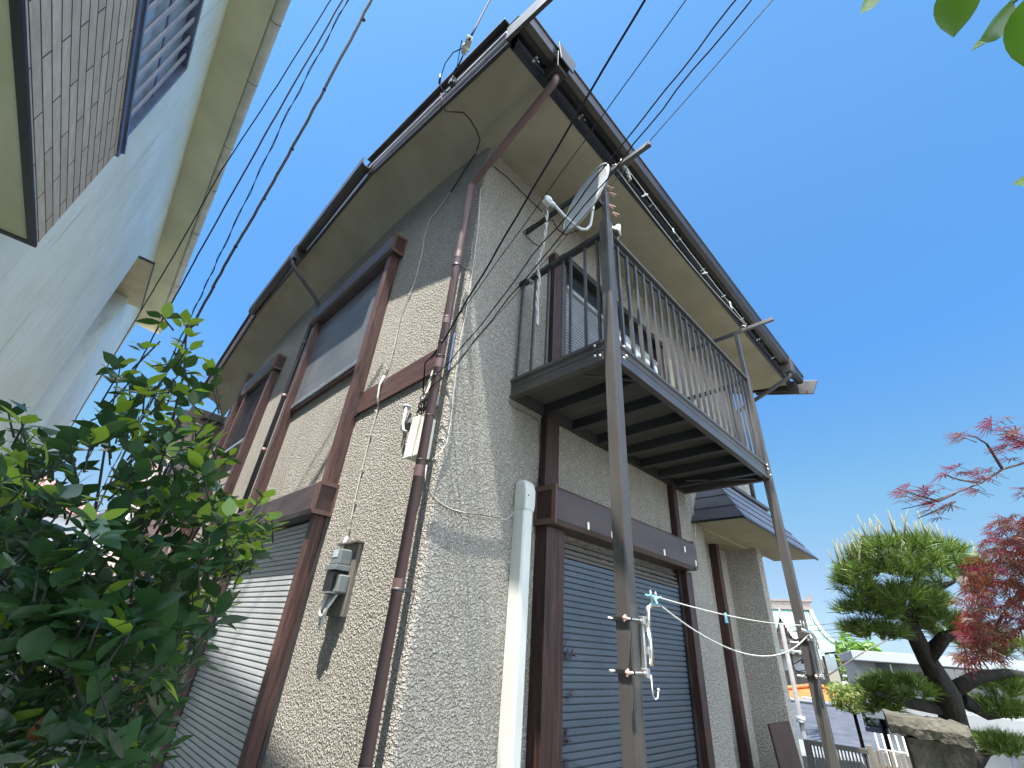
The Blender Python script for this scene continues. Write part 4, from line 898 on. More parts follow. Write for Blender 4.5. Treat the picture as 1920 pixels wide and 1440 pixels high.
# white car behind the fence
Cf = Fr(1580, 1428, 13, R_(25)); M['carpaint'] = mat('car_paint', (.17, .185, .20), .4); car = Cf.root('parked_car', 'white car with red tail lamps parked beyond the grey fence', 'car')
xa, za = Cf.L(1512, 1408); zc_ = za - .75
MB().hexa([(-.9, 0, zc_ - .5), (.85, 0, zc_ - .5), (.85, 3.6, zc_ - .5), (-.9, 3.6, zc_ - .5), (-.86, .05, zc_ + .1), (.8, .05, zc_ + .1), (.8, 3.5, zc_ + .1), (-.86, 3.5, zc_ + .1)]).build('body', M['carpaint'], car, .08)
MB().hexa([(-.83, .15, zc_ + .1), (.77, .15, zc_ + .1), (.77, 2.6, zc_ + .1), (-.83, 2.6, zc_ + .1), (-.68, .45, zc_ + .72), (.62, .45, zc_ + .72), (.62, 2.0, zc_ + .72), (-.68, 2.0, zc_ + .72)]).build('cabin', M['carpaint'], car, .06)
MB().hexa([(-.7, .135, zc_ + .18), (.64, .135, zc_ + .18), (.64, .2, zc_ + .18), (-.7, .2, zc_ + .18), (-.6, .35, zc_ + .62), (.54, .35, zc_ + .62), (.54, .42, zc_ + .62), (-.6, .42, zc_ + .62)]).build('rear_window', M['glass'], car)
M['redlamp'] = mat('red_lamp', (.5, .03, .03), .25)
for x in (-.85, .6): MB().box((x, -.01, zc_ - .12), (x + .2, .06, zc_ + .1)).build('tail_lamp', M['redlamp'], car)
for x in (-.92, .68):
    for y in (.6, 2.9): MB().tube([(x, y, zc_ - .45), (x + .2, y, zc_ - .45)], .3, 16).build('wheel', M['black'], car)
# brown board
b0 = on(1440, 1357, 'y', -.16); b1 = on(1494, 1372, 'y', -.16)
tag(MB().hexa([(b0.x, -.30, -.3), (b0.x + .62, -.30, -.3), (b0.x + .62, -.28, -.3), (b0.x, -.28, -.3), (b0.x, -.17, b0.z), (b0.x + .62, -.17, b0.z), (b0.x + .62, -.15, b0.z), (b0.x, -.15, b0.z)]).build('leaning_board', M['rust_board'], None, .003), 'dark brown board leaning by the porch wing wall', 'board')
# stone wall with cap
M['stone'] = mat('rough_stone', rough=.95, build=noisy((.028, .027, .02), (.075, .07, .052), 9, 9, bump=.02, bscale=22, c2=(.13, .122, .10)))
Sf = Fr(1735, 1370, 3.4, R_(4)); st = Sf.root('stone_wall', 'rough stone wall with an overhanging cap slab beside the pine trunk', 'wall')
xa, za = Sf.L(1660, 1338); xb, zb2 = Sf.L(1815, 1362)
cap = MB(); ncap = 14; vs = []
for i in range(ncap + 1):
    x = xa + (xb - xa) * i / ncap; z = za + (zb2 - za) * i / ncap; j = lambda: rnd.uniform(-.006, .006)
    vs += [(x + j(), -.06 + j(), z - .075 + j()), (x + j(), -.07 + j(), z - .035 + j()), (x + j(), -.05 + j(), z + j()), (x + j(), .35, z + j()), (x, .35, z - .075)]
cap.add(vs, [(5 * i + k, 5 * i + 5 + k, 5 * i + 5 + (k + 1) % 5, 5 * i + (k + 1) % 5) for i in range(ncap) for k in range(5)] + [(4, 3, 2, 1, 0), (5 * ncap, 5 * ncap + 1, 5 * ncap + 2, 5 * ncap + 3, 5 * ncap + 4)]).build('cap_slab', M['stone'], st)
MB().box((xa + .06, .0, -2), (xb - .02, .3, min(za, zb2) - .074)).build('wall', M['stone'], st)
MB().ball((xa + .18, -.16, za - .26), (.075, .05, .028), 12, 6).build('pale_stone', M['pvc'], st)
#END2
# ------------------------------------------------------------------ things fixed to the wall
mt = empty('electric_meter', (0, .83, 1.8), 'grey electric meter with looped cables on a weathered board fixed to the sunlit wall', 'electric meter')
MB().box((-.028, .715, 1.565), (-.001, .955, 2.0)).build('backboard', M['wood_grey'], mt, .003)
MB().box((-.06, .70, 2.001), (-.001, .975, 2.012)).build('rain_flap', M['conc'], mt)
MB().box((-.115, .765, 1.86), (-.0285, .90, 1.955)).build('meter_head', M['meter'], mt, .008)
MB().box((-.118, .80, 1.905), (-.1155, .87, 1.95)).build('display', M['glass_pale'], mt)
MB().box((-.13, .76, 1.825), (-.0285, .905, 1.858)).build('meter_collar', M['meter'], mt, .004)
MB().box((-.12, .80, 1.70), (-.0285, .895, 1.823)).build('meter_body', M['meter_dark'], mt, .006)
MB().box((-.095, .735, 1.695), (-.0285, .797, 1.80)).build('terminal_cover', M['meter'], mt, .008)
MB().box((-.128, .765, 1.69), (-.0285, .905, 1.6985)).build('meter_lip', M['meter'], mt)
for k, (a, b, dz) in enumerate(((.90, .84, 1.50), (.885, .815, 1.53), (.87, .79, 1.56))):
    pts = [(-.07 - .01 * k, a, 1.69)] + [(-.07 - .012 * k, (a + b) / 2 + (a - b) / 2 * math.cos(t_) + .03, 1.60 + (dz - 1.60) * math.sin(t_)) for t_ in [i * math.pi / 8 for i in range(9)]] + [(-.06, b, 1.69)]
    MB().tube(pts, .009, 10).build('cable_loop', M['pvc'], mt)
MB().tube([(-.02, .935, 2.06), (-.035, .935, 2.0), (-.045, .93, 1.90), (-.045, .93, 1.70), (-.05, .915, 1.60)], .012, 10).build('conduit', M['pvc'], mt)

cb = empty('junction_box', (0, .15, 2.6), 'cream plastic cable junction box on the wall tucked behind the mauve downpipe', 'junction box')
MB().hexa([(-.10, .10, 2.46), (-.001, .10, 2.46), (-.001, .222, 2.46), (-.10, .222, 2.46), (-.085, .10, 2.74), (-.001, .10, 2.74), (-.001, .222, 2.74), (-.085, .222, 2.74)]).build('box_body', M['cream'], cb, .006)
MB().hexa([(-.118, .145, 2.455), (-.102, .145, 2.455), (-.102, .228, 2.455), (-.118, .228, 2.455), (-.105, .145, 2.75), (-.088, .145, 2.75), (-.088, .228, 2.75), (-.105, .228, 2.75)]).build('box_lid', M['cream'], cb, .004)
MB().box((-.06, .13, 2.43), (-.04, .15, 2.46)).build('cable_gland', M['black'], cb)
cb2 = empty('cable_closure', (0, .14, 3.0), 'small cream cable closure above a knot of black wires on the timber band', 'cable closure')
MB().hexa([(-.075, .115, 2.93), (-.03, .115, 2.93), (-.03, .20, 2.93), (-.075, .20, 2.93), (-.06, .12, 3.13), (-.03, .12, 3.13), (-.03, .18, 3.13), (-.06, .18, 3.13)]).build('closure_body', M['cream'], cb2, .006)
MB().box((-.05, .10, 2.84), (-.0, .17, 2.925)).build('closure_bracket', M['alu'], cb2, .003)
tg = MB(); rn = random.Random(3)
for k in range(16):
    c = Vector((-.07, .15 + rn.uniform(-.05, .06), 2.86 + rn.uniform(-.06, .05))); a = rn.uniform(.02, .05); ph0 = rn.uniform(0, 6); til = rn.uniform(-.6, .6)
    tg.tube([c + Vector((.012 * math.sin(2 * t_ + ph0), a * math.cos(t_ + ph0), a * math.sin(t_ + ph0 + til))) for t_ in [i * .55 for i in range(rn.randint(7, 12))]], rn.choice((.0022, .003, .004)), 5)
tg.build('wire_knot', M['cable'], cb2)
for k in range(5): MB().ball((-.06 - .01 * rn.random(), .12 + k * .02, 2.88 + .03 * rn.random()), .014, 8, 6).build('wire_clamp', M['alu'], cb2)
vo = on(757, 790, 'x', -.04); vb = empty('grey_conduit_elbow', (0, vo.y, vo.z), 'small grey capped conduit with bent foot left of the cream junction box', 'conduit')
MB().tube([(-.05, vo.y - .015, vo.z + .10), (-.05, vo.y - .015, vo.z - .03), (-.045, vo.y - .03, vo.z - .08), (-.035, vo.y - .065, vo.z - .10)], .011, 10).build('bent_tube', M['dish'], vb)
MB().tube([(-.03, vo.y + .02, vo.z + .10), (-.03, vo.y + .02, vo.z - .06)], .011, 10).build('short_tube', M['dish'], vb)
MB().ball((-.04, vo.y, vo.z + .115), (.032, .035, .018), 12, 8).build('cap', M['dish'], vb)
MB().box((-.02, vo.y - .05, vo.z - .01), (-.001, vo.y + .03, vo.z + .02)).build('clip', M['alu'], vb)
tag(MB().box((-.018, .035, 3.10), (-.006, .065, 3.42)).build('metal_plate', M['rail_n'], None, .002), 'narrow dark metal strip on the wall right of the downpipe', 'metal strip')

def wallcable(name, pts, r, m, label, ax='x', v=-.012, clips=()):
    P = [on(px, py, ax, v) if not isinstance(px, Vector) else px for px, py in pts]
    o = wire(name, P, r, m, label)
    for px, py in clips:
        q = on(px, py, ax, v); MB().box((q.x - .006, q.y - .014, q.z - .008), (q.x + .004, q.y + .014, q.z + .008)).build('cable_clip', M['cable_white'], o)
    return o
cA = [(845, 360), (825, 388), (806, 412), (797, 440), (790, 480), (777, 530), (768, 552), (752, 588), (742, 640), (732, 680), (720, 705)]
wallcable('wall_cable', cA, .0045, M['cable_white'], 'beige cable clipped down the wall from the eave to the timber band', clips=[(806, 412), (797, 440), (786, 495), (768, 552), (748, 604), (738, 652), (726, 692)])
wallcable('wall_cable', [(709, 758), (706, 775), (695, 812), (683, 862), (670, 915), (660, 965), (652, 1008)], .0045, M['cable_white'], 'beige cable clipped down the wall between the timber band and the meter', clips=[(705, 770), (695, 815), (679, 880), (666, 940), (655, 990)])
wire('wall_cable', [on(720, 705, 'x', -.02), on(712, 722, 'x', -.04), on(708, 745, 'x', -.04), on(709, 758, 'x', -.02)], .009, M['pvc'], 'short grey sleeve crossing the timber band on the sunlit wall', 'conduit')
eP = [Vector((-.545, 1.02, 6.02)), Vector((-.54, 1.0, 5.95)), Vector((-.50, .97, 5.98)), Vector((-.42, .90, 6.0)), on(880, 214, 'z', 5.93), on(893, 235, 'z', 5.88), on(900, 262, 'z', 5.82), on(893, 285, 'x', -.02), on(872, 318, 'x', -.015), on(845, 360, 'x', -.012)]
eP[0] = on(827, 175, 'x', -.60); eP[1] = on(828, 200, 'x', -.56); eP[2] = on(838, 209, 'x', -.5); eP[3] = on(868, 211, 'x', -.42)
eP[4] = on(880, 222, 'x', -.33); eP[5] = on(893, 243, 'x', -.22); eP[6] = on(900, 262, 'x', -.12)
wire('eave_cable', eP, .0065, M['cable_brown'], 'brown cable curving under the eave from the roof edge to the wall')
# wall B cables
wallcable('wall_cable', [(926, 312), (952, 333), (985, 366), (1017, 397)], .005, M['cable_brown'], 'brown cable running level under the eave towards the satellite dish', 'y', -.012)
wallcable('wall_cable', [(901, 352), (897, 420), (887, 500), (873, 590), (862, 640), (856, 690), (850, 740), (845, 790), (838, 830), (826, 848), (810, 862)], .0035, M['cable_white'], 'thin white cable clipped down the house corner beside the downpipe', 'y', -.01)
wallcable('wall_cable', [(800, 872), (797, 895), (801, 915), (818, 938), (846, 955), (880, 964), (915, 971), (950, 974), (966, 960)], .0035, M['cable_white'], 'pale cable sagging across the corner wall towards the white duct', 'y', -.014)
wallcable('wall_cable', [(800, 880), (799, 905), (808, 930), (830, 949), (862, 961), (905, 966), (940, 972)], .0025, M['cable_brown'], 'second thin brown cable sagging just above the pale one on the corner wall', 'y', -.018)
wallcable('wall_cable', [(953, 752), (965, 765), (990, 776), (1010, 790), (1013, 830), (1013, 880), (1003, 930), (1004, 980), (1006, 1100), (1001, 1260), (998, 1439)], .003, M['cable_grey'], 'grey cable dropping from the balcony corner along the brown timber post', 'y', -.008)
wallcable('wall_cable', [(1297, 925), (1299, 950), (1303, 985), (1304, 1012)], .004, M['cable_white'], 'short pale cable hanging from the wall left of the porch canopy', 'y', -.02)

# ------------------------------------------------------------------ overhead wires to the wall
def kink(P0, P1, n, amp, seed, r):
    rn = random.Random(seed); d = (P1 - P0); a = d.cross(Vector((0, 0, 1))).normalized(); b = d.cross(a).normalized(); pts = []
    for i in range(n + 1):
        u = i / n; e = math.sin(math.pi * min(1, u * 8, (1 - u) * 8) / 2)
        pts.append(P0 + d * u + (a * rn.uniform(-1, 1) + b * rn.uniform(-1, 1)) * amp * e)
    # smooth
    for _ in range(1): pts = [pts[0]] + [(pts[i - 1] + pts[i] * 2 + pts[i + 1]) / 4 for i in range(1, n)] + [pts[-1]]
    return pts
def spn(name, pa, da, pb, db, r, m, label, n=18, amp=.0, seed=1, extra=None, pair=False, grp='service wires fixed to the house corner'):
    A = pa if isinstance(pa, Vector) else at(pa[0], pa[1], da)
    B = pb if isinstance(pb, Vector) else at(pb[0], pb[1], db)
    pts = (extra or []) + kink(A, B, n, amp, seed, r)
    mb = MB().tube(pts, r, 8)
    if pair:
        d = (B - A).normalized(); a = d.cross(Vector((0, 0, 1))).normalized(); b = d.cross(a); k = 90
        base = pts[len(extra or []):]; q = []
        for i in range(k + 1):
            u = i / k * (len(base) - 1); j = min(int(u), len(base) - 2); pnt = base[j].lerp(base[j + 1], u - j); t_ = i * 1.1; q.append(pnt + (a * math.cos(t_) + b * math.sin(t_)) * r * 2.2)
        mb.tube(q, r * .8, 6)
    o = mb.build(name, m); tag(o, label, 'cable', grp); return o
E1 = Vector((-.07, .13, 3.40)); E2 = Vector((-.055, .10, 3.25))
spn('service_wire', on(826, 648, 'x', -.10), 0, (1245, -60), 1.9, .0058, M['cable'], 'thick black wire, steepest of those passing above the satellite dish', 22, .006, 4, extra=[Vector((-.10, .17, 2.93)), on(797, 681, 'x', -.10), on(810, 668, 'x', -.11)])
spn('service_wire', on(850, 606, 'x', -.10), 0, (1318, -45), 1.95, .0026, M['cable'], 'thin black wire passing just above the satellite dish', 20, .003, 5, extra=[on(808, 676, 'x', -.1), on(827, 648, 'x', -.1)])
spn('service_wire', on(846, 676, 'y', -.10), 0, (1405, -30), 1.8, .0036, M['cable'], 'twisted black wire crossing in front of the satellite dish', 26, .012, 7, pair=False, extra=[Vector((-.10, .16, 2.90)), on(805, 715, 'x', -.12)])
spn('service_wire', on(846, 694, 'y', -.12), 0, (1432, -30), 1.8, .0036, M['cable'], 'twisted black wire crossing below the satellite dish', 26, .012, 9, extra=[Vector((-.09, .15, 2.86)), on(806, 728, 'x', -.12)])
spn('service_wire', on(826, 714, 'y', -.14), 0, (1462, -15), 1.8, .0022, M['cable_grey'], 'thin grey wire, lowest of those fixed to the house corner', 16, .002, 11, extra=[Vector((-.09, .15, 2.87))])
# to the roof edge
ins = empty('roof_insulator', tuple(on(875, 85, 'x', -.95)), 'pale insulator block with dangling wire loops above the roof edge', 'insulator')
ip = on(875, 84, 'x', -.95); d = (on(882, 68, 'x', -1.0) - on(870, 98, 'x', -.92)).normalized()
MB().bar(on(881, 70, 'x', -.97), on(876, 86, 'x', -.95), .035, .03).build('insulator_block', M['cable_white'], ins, .005)
MB().ball(on(873, 90, 'x', -.94), .024, 10, 8).ball(on(870, 97, 'x', -.93), .018, 10, 8).build('insulator_bulb', M['cable_white'], ins)
rk = on(848, 152, 'x', -.62); 
lp = MB()
lp.tube([on(880, 72, 'x', -.96), on(866, 110, 'x', -.85), on(852, 140, 'x', -.7), rk], .0035, 6)
lp.tube([on(866, 76, 'x', -.95), on(862, 95, 'x', -.85), on(858, 120, 'x', -.75), on(848, 150, 'x', -.64)], .003, 6)
lp.tube([on(868, 90, 'x', -.93), on(850, 98, 'x', -.85), on(835, 118, 'x', -.75), on(826, 145, 'x', -.68), on(824, 158, 'x', -.66), on(832, 172, 'x', -.64), on(842, 172, 'x', -.62)], .004, 6)
lp.tube([on(874, 92, 'x', -.93), on(860, 120, 'x', -.8), on(846, 140, 'x', -.7), on(850, 150, 'x', -.63)], .003, 6)
lp.build('wire_loop', M['cable'], ins)
MB().box(rk + Vector((-.02, -.03, -.05)), rk + Vector((.03, .03, .03))).ball(rk + Vector((0, -.02, -.07)), .03, 8, 6).build('roof_clamp', M['black'], ins, .004)
MB().tube([on(826, 140, 'x', -.68), on(824, 156, 'x', -.66)], .011, 8).build('wire_sleeve', M['black'], ins)
spn('service_wire', on(880, 74, 'x', -.97), 0, (950, -60), 5.0, .006, M['cable'], 'dark wire rising from the pale insulator at the roof edge', 10, .002, 13, grp='wires over the alley')
# wires over the alley on the left
AL = 'wires over the alley'
def alley(pts, dep, r, m, label, twist=False, seed=1):
    P = [at(px, py, dd) for (px, py), dd in zip(pts, dep)]
    mb = MB(); rn = random.Random(seed); Q = []
    for i in range(len(P) - 1):
        k = 12
        for j in range(k): Q.append(P[i].lerp(P[i + 1], j / k) + Vector((rn.uniform(-1, 1), rn.uniform(-1, 1), rn.uniform(-1, 1))) * r * .35)
    Q.append(P[-1]); mb.tube(Q, r, 8)
    if twist:
        q2 = [q + Vector((math.sin(i * 1.4), math.cos(i * 1.4), 0)) * r * 3 for i, q in enumerate(Q)]; mb = MB().tube(Q, r, 6).tube(q2, r, 6)
    o = mb.build('overhead_wire', m); tag(o, label, 'cable', AL); return o
alley([(645, -40), (520, 160), (413, 323), (327, 477), (250, 607), (150, 770), (90, 880), (20, 1010)], [5.2, 5.2, 5.3, 5.5, 5.9, 6.6, 7.4, 8.6], .006, M['cable'], 'thin dark wire, leftmost over the alley, crossing the neighbouring gutter')
alley([(665, -40), (520, 212), (370, 480), (317, 577), (250, 700), (170, 850), (110, 960)], [5.4, 5.4, 5.6, 5.9, 6.5, 7.4, 8.4], .0085, M['cable_brown'], 'brown wire, second from the left over the alley')
alley([(668, -30), (540, 210), (420, 462), (360, 590), (290, 735), (220, 860), (150, 1000)], [5.6, 5.6, 5.8, 6.2, 7.0, 8.0, 9.2], .0045, M['cable'], 'thin double wire twisted together over the alley', True)
th = alley([(712, -30), (600, 183), (520, 328), (433, 477), (363, 607), (290, 740), (233, 850), (170, 980)], [5.2, 5.2, 5.3, 5.5, 6.0, 6.8, 7.8, 9.0], .015, M['cable_grey'], 'thickest grey brown cable, rightmost over the alley')
for px, py, dd in ((682, 37, 5.2), (608, 168, 5.2), (548, 279, 5.27), (495, 372, 5.38), (442, 462, 5.48), (400, 538, 5.75), (362, 610, 6.0)):
    c = at(px, py, dd); MB().ball(c, .022, 8, 6).build('cable_spacer', M['cable_brown'], th)

# ------------------------------------------------------------------ satellite dish
Pd = Vector((.50, -.86, 4.75)); dep = (Pd - CAMLOC).dot(-CZ) - .12
dc = at(1097, 371, dep); nrm = (CX * -.85 + CY * .415 + CZ * .33).normalized()
major = at(1128, 310, dep) - at(1068, 432, dep); rad = major.length / 2; major.normalize(); minor = nrm.cross(major).normalized()
ds = empty('satellite_dish', tuple(Vector((.56, -.85, 4.7))), 'pale grey satellite dish clamped to the left balcony post', 'satellite dish')
mb = MB(); nr, ns = 8, 40
for side, off in ((1, 0), (-1, -.012)):
    for i in range(nr + 1):
        rr_ = rad * i / nr
        for k in range(ns):
            a = 2 * math.pi * k / ns; dpt = -.04 * (1 - (i / nr) ** 2) + off
            mb.v.append(dc + major * (rr_ * math.cos(a)) + minor * (rr_ * .93 * math.sin(a)) + nrm * dpt)
for s_ in range(2):
    b0_ = s_ * (nr + 1) * ns
    for i in range(nr):
        for k in range(ns):
            f = (b0_ + i * ns + k, b0_ + i * ns + (k + 1) % ns, b0_ + (i + 1) * ns + (k + 1) % ns, b0_ + (i + 1) * ns + k); mb.f.append(f if s_ == 0 else f[::-1]); mb.sm.append(True)
e0 = nr * ns; e1 = (nr + 1) * ns + nr * ns
for k in range(ns): mb.f.append((e0 + k, e0 + (k + 1) % ns, e1 + (k + 1) % ns, e1 + k)); mb.sm.append(False)
mb.build('reflector', M['dish'], ds)
ring = MB().tube([dc + major * (rad * math.cos(a)) + minor * (rad * .93 * math.sin(a)) for a in [2 * math.pi * k / 48 for k in range(49)]], .006, 8, False).build('rim', M['dish'], ds)
armp = [at(1040, 385, dep - .12), at(1058, 405, dep - .1), at(1080, 424, dep - .08), at(1090, 430, dep - .06), at(1100, 430, dep - .02), at(1107, 422, dep), at(1110, 404, dep + .02), at(1112, 385, dep + .03)]
MB().tube(armp, .012, 12).build('feed_arm', M['dish'], ds)
lb = at(1027, 376, dep - .12); mb = MB().ball(lb, (.045, .035, .032), 14, 10).tube([lb, at(1040, 386, dep - .12)], .02, 10).box(lb + Vector((-.035, -.02, -.035)), lb + Vector((.03, .03, .0)))
mb.build('feed_horn', M['dish'], ds, .008)
MB().tube([Vector((.50, -.84, 4.52)), Vector((.50, -.84, 4.95))], .018, 12).build('mast', M['alu'], ds)
MB().bar(at(1108, 385, dep + .05), Vector((.50, -.84, 4.74)), .04, .05).build('dish_bracket', M['meter_dark'], ds, .004)
for z in (4.60, 4.80): MB().box((.48, -.90, z), (.57, -.82, z + .04)).build('mast_clamp', M['meter_dark'], ds, .004)
wire('dish_cable', [at(1085, 432, dep - .05), at(1060, 440, dep - .02), at(1045, 430, dep), at(1036, 412, dep), Vector((.53, -.15, 4.93)), Vector((.52, -.02, 4.92)), on(1000, 455, 'y', -.01), on(1012, 462, 'y', -.01)], .004, M['cable'], 'thin black cable looping from the satellite dish to the wall')
# rope on the side rail
rp = [Vector((.585, -.20, 5.0)), Vector((.53, -.20, 4.96))] + [on(px, py, 'x', .53) for px, py in ((1026, 395), (1024, 425), (1019, 458), (1013, 478))]
mb = MB(); k = 60
tot = [rp[1]] + rp[2:] + [on(1006, 497, 'x', .525), on(1011, 520, 'x', .525), on(1007, 560, 'x', .53), on(1008, 612, 'x', .53)]
def spiral(mb, pts, r, off, turns, strands=2):
    seg = []; 
    for i in range(len(pts) - 1):
        for j in range(8): seg.append(pts[i].lerp(pts[i + 1], j / 8))
    seg.append(pts[-1])
    for s_ in range(strands):
        q = []
        for i, p in enumerate(seg):
            t_ = i * turns + s_ * 2 * math.pi / strands; q.append(p + Vector((math.cos(t_), math.sin(t_), 0)) * off)
        mb.tube(q, r, 6)
spiral(mb, tot, .008, .008, .8)
for a in range(4): mb.tube([Vector((.575, -.13, 4.28)) + Vector((.035 * math.cos(t_), .02 * math.sin(2 * t_ + a) + a * .008 - .01, .035 * math.sin(t_))) for t_ in [i * math.pi / 5 for i in range(11)]], .0075, 6)
tag(mb.build('grey_rope', M['rope']), 'grey rope knotted round the side railing and hanging down', 'rope')
mb = MB(); c = Vector((.66, -.93, 4.36))
for a in range(7): mb.tube([c + Vector((.03 * math.cos(t_) + a * .006, .035 * math.sin(t_ + a * .3) - .01, .055 * math.sin(t_ * 1) - .0 + .012 * math.cos(3 * t_ + a))) for t_ in [i * math.pi / 6 for i in range(13)]], .010, 6)
tag(mb.build('rope_coil', M['rope']), 'bundle of pale rope wound round the top corner of the front railing', 'rope')
# clothes lines between the arms with pegs
la, lb_ = Vector((.585, -1.08, 5.02)), Vector((3.408, -1.05, 5.03))
ll = MB()
def sag(a, b, s, n=16): return [a.lerp(b, i / n) - Vector((0, 0, s * 4 * (i / n) * (1 - i / n))) for i in range(n + 1)]
up_line = sag(la + Vector((0, -.02, -.05)), lb_, .03); lo_line = sag(la + Vector((0, .04, -.07)), lb_ + Vector((0, .01, 0)), .10)
ll.tube(up_line, .0036, 6).tube(lo_line, .0036, 6)
tag(ll.build('clothes_line', M['rope']), 'pair of pale clothes lines strung between the two balcony arms', 'clothes line')
mb = MB(); spiral(mb, [la + Vector((0, 0, -.03)), la + Vector((.04, -.02, -.09)), la + Vector((.09, -.02, -.17))], .008, .008, .9, 2); 
mb.tube([la + Vector((.02 * math.cos(t_), -.01, .03 * math.sin(t_) - .02)) for t_ in [i * math.pi / 5 for i in range(11)]], .007, 6)
tag(mb.build('rope_end', M['rope']), 'twisted rope end hanging under the left balcony arm', 'rope')
def peg(c, d, m, label, L=.075, grp='pegs on the balcony clothes lines', opening=.012):
    d = Vector(d).normalized(); s_ = d.cross(Vector((0, 0, 1)));
    if s_.length < .1: s_ = Vector((1, 0, 0))
    s_.normalize(); p = empty('clothes_peg', tuple(c), label, 'clothes peg', grp)
    for k in (-1, 1):
        MB().bar(c - d * L * .45 + s_ * k * .004, c + d * L * .55 + s_ * k * opening, .009, .007).build('peg_arm', m, p, .001)
    MB().tube([c - s_ * .009, c + s_ * .009], .006, 8).build('spring', M['alu'], p); return p
peg(up_line[2] - Vector((0, 0, .03)), (-.5, .1, -.5), M['peg_white'], 'double white peg nearest the left end of the balcony lines', .09)
peg(up_line[5], (.1, 0, -1), M['peg_white'], 'small white peg second along the balcony lines', .05)
peg(up_line[9] - Vector((0, 0, .02)), (-.6, .1, -.4), M['peg_white'], 'wide white peg third along the balcony lines', .10)
peg(up_line[13], (.0, 0, -1), M['peg_white'], 'pale peg hanging near the right balcony arm', .09, opening=.022)
for k, (x, y, z, l_) in enumerate(((.60, -.945, 4.82, 'upper'), (.63, -.95, 4.76, 'second upper'), (.60, -.95, 4.58, 'third'), (.64, -.955, 4.52, 'lowest'))):
    peg(Vector((x, y, z)), (.9, -.2, .15), M['peg'], 'faded pink peg clipped to the left balcony post, %s of four' % l_, .065, 'pink pegs on the balcony post')

# ------------------------------------------------------------------ lower laundry brackets on the posts
def bracket(name, px_, mirror, label, P):
    o = empty(name, (px_, -.94, 1.5), label, 'laundry bracket', 'laundry brackets low on the balcony posts'); s_ = 1 if not mirror else -1
    x0, x1 = P['x0'], P['x1']
    for z in (P['z1'], P['z2']):
        MB().tube([(x0 - .05, -.945, z), (x1 + .035, -.945, z)], .005, 8).tube([(x0 - .05, -.85, z), (x1 + .035, -.85, z)], .005, 8).build('clamp_rod', M['alu'], o)
        MB().box((x1 + .003, -.965, z - .018), (x1 + .03, -.84, z + .018)).build('clamp_block', M['alu'], o, .003)
        MB().box((x0 - .012, -.952, z - .008), (x0 - .002, -.845, z + .008)).build('clamp_plate', M['black'], o)
        MB().ball((x0 - .055, -.945, z), (.014, .01, .011), 8, 6).bar((x0 - .062, -.945, z - .014), (x0 - .048, -.945, z + .014), .008, .006).build('wing_nut', M['peg'], o)
    MB().box((x1 + .008, -.955, P['z2']), (x1 + .022, -.925, P['z1'])).build('strip', M['alu'], o, .002)
    return o
L_ = dict(x0=.553, x1=.627, z1=1.635, z2=1.425)
bl = bracket('laundry_bracket', .6, False, 'chrome bent pipe bracket clamped on the left balcony post by the shutter', L_)
MB().tube([(.675, -.96, 1.455), (.675, -.96, 1.60)], .0145, 14).tube([(.675, -.96, 1.60), (.675, -.96, 1.655), (.68, -.96, 1.685), (.70, -.96, 1.705), (.73, -.965, 1.712), (.79, -.97, 1.712)], .013, 14).build('bent_pipe', M['chrome'], bl)
for z in (1.50, 1.59): MB().box((.645, -.965, z), (.675, -.94, z + .03)).build('pipe_saddle', M['alu'], bl)
for x in (.715, .765): MB().tube([(x, -.965, 1.72), (x, -.965, 1.745), (x - .006, -.965, 1.765), (x, -.965, 1.775), (x + .006, -.965, 1.765), (x, -.965, 1.745)], .0035, 8).build('eye_hook', M['alu'], bl)
tag(MB().tube([(.66, -.965, 1.42), (.652, -.97, 1.37), (.655, -.97, 1.345), (.672, -.97, 1.33), (.693, -.97, 1.335), (.705, -.97, 1.36)], .0028, 8).ball((.706, -.97, 1.366), .006, 8, 6).build('wire_hook', M['pvc']), 'small pale wire hook hanging under the left laundry bracket', 'hook')
rb = bracket('laundry_bracket', 3.4, True, 'chrome bent pipe bracket clamped on the right balcony post', dict(x0=3.36, x1=3.434, z1=1.70, z2=1.44))
MB().tube([(3.50, -.96, 1.50), (3.50, -.96, 1.64)], .0145, 14).tube([(3.50, -.96, 1.62), (3.50, -.96, 1.70), (3.49, -.955, 1.73), (3.45, -.95, 1.755), (3.38, -.95, 1.762), (3.18, -.94, 1.765)], .014, 14).build('bent_pipe', M['chrome'], rb)
MB().box((3.47, -.965, 1.47), (3.49, -.94, 1.66)).build('pipe_saddle', M['alu'], rb, .002)
for x in (3.22, 3.30): MB().tube([(x, -.945, 1.77), (x, -.945, 1.80), (x - .006, -.945, 1.82), (x, -.945, 1.835), (x + .008, -.945, 1.82), (x, -.945, 1.80)], .004, 8).build('eye_hook', M['alu'], rb)
r0, r1 = Vector((.765, -.965, 1.752)), Vector((3.22, -.945, 1.80))
mb = MB().tube(sag(r0, r1, .03, 20), .0035, 8); tag(mb.build('lower_clothes_line', M['rope']), 'upper taut clothes line between the two low brackets', 'clothes line', 'lines between the low brackets')
mb = MB().tube(sag(Vector((.715, -.965, 1.742)), Vector((3.34, -.95, 1.74)), .20, 24), .004, 8); tag(mb.build('lower_clothes_line', M['rope']), 'slack clothes line sagging between the two low brackets', 'clothes line', 'lines between the low brackets')
ul = sag(r0, r1, .03, 20)
peg(ul[7] - Vector((0, 0, .012)), (0.05, 0, -1), M['peg_blue'], 'turquoise peg hanging alone on the taut lower line', .055, 'turquoise pegs', .012)
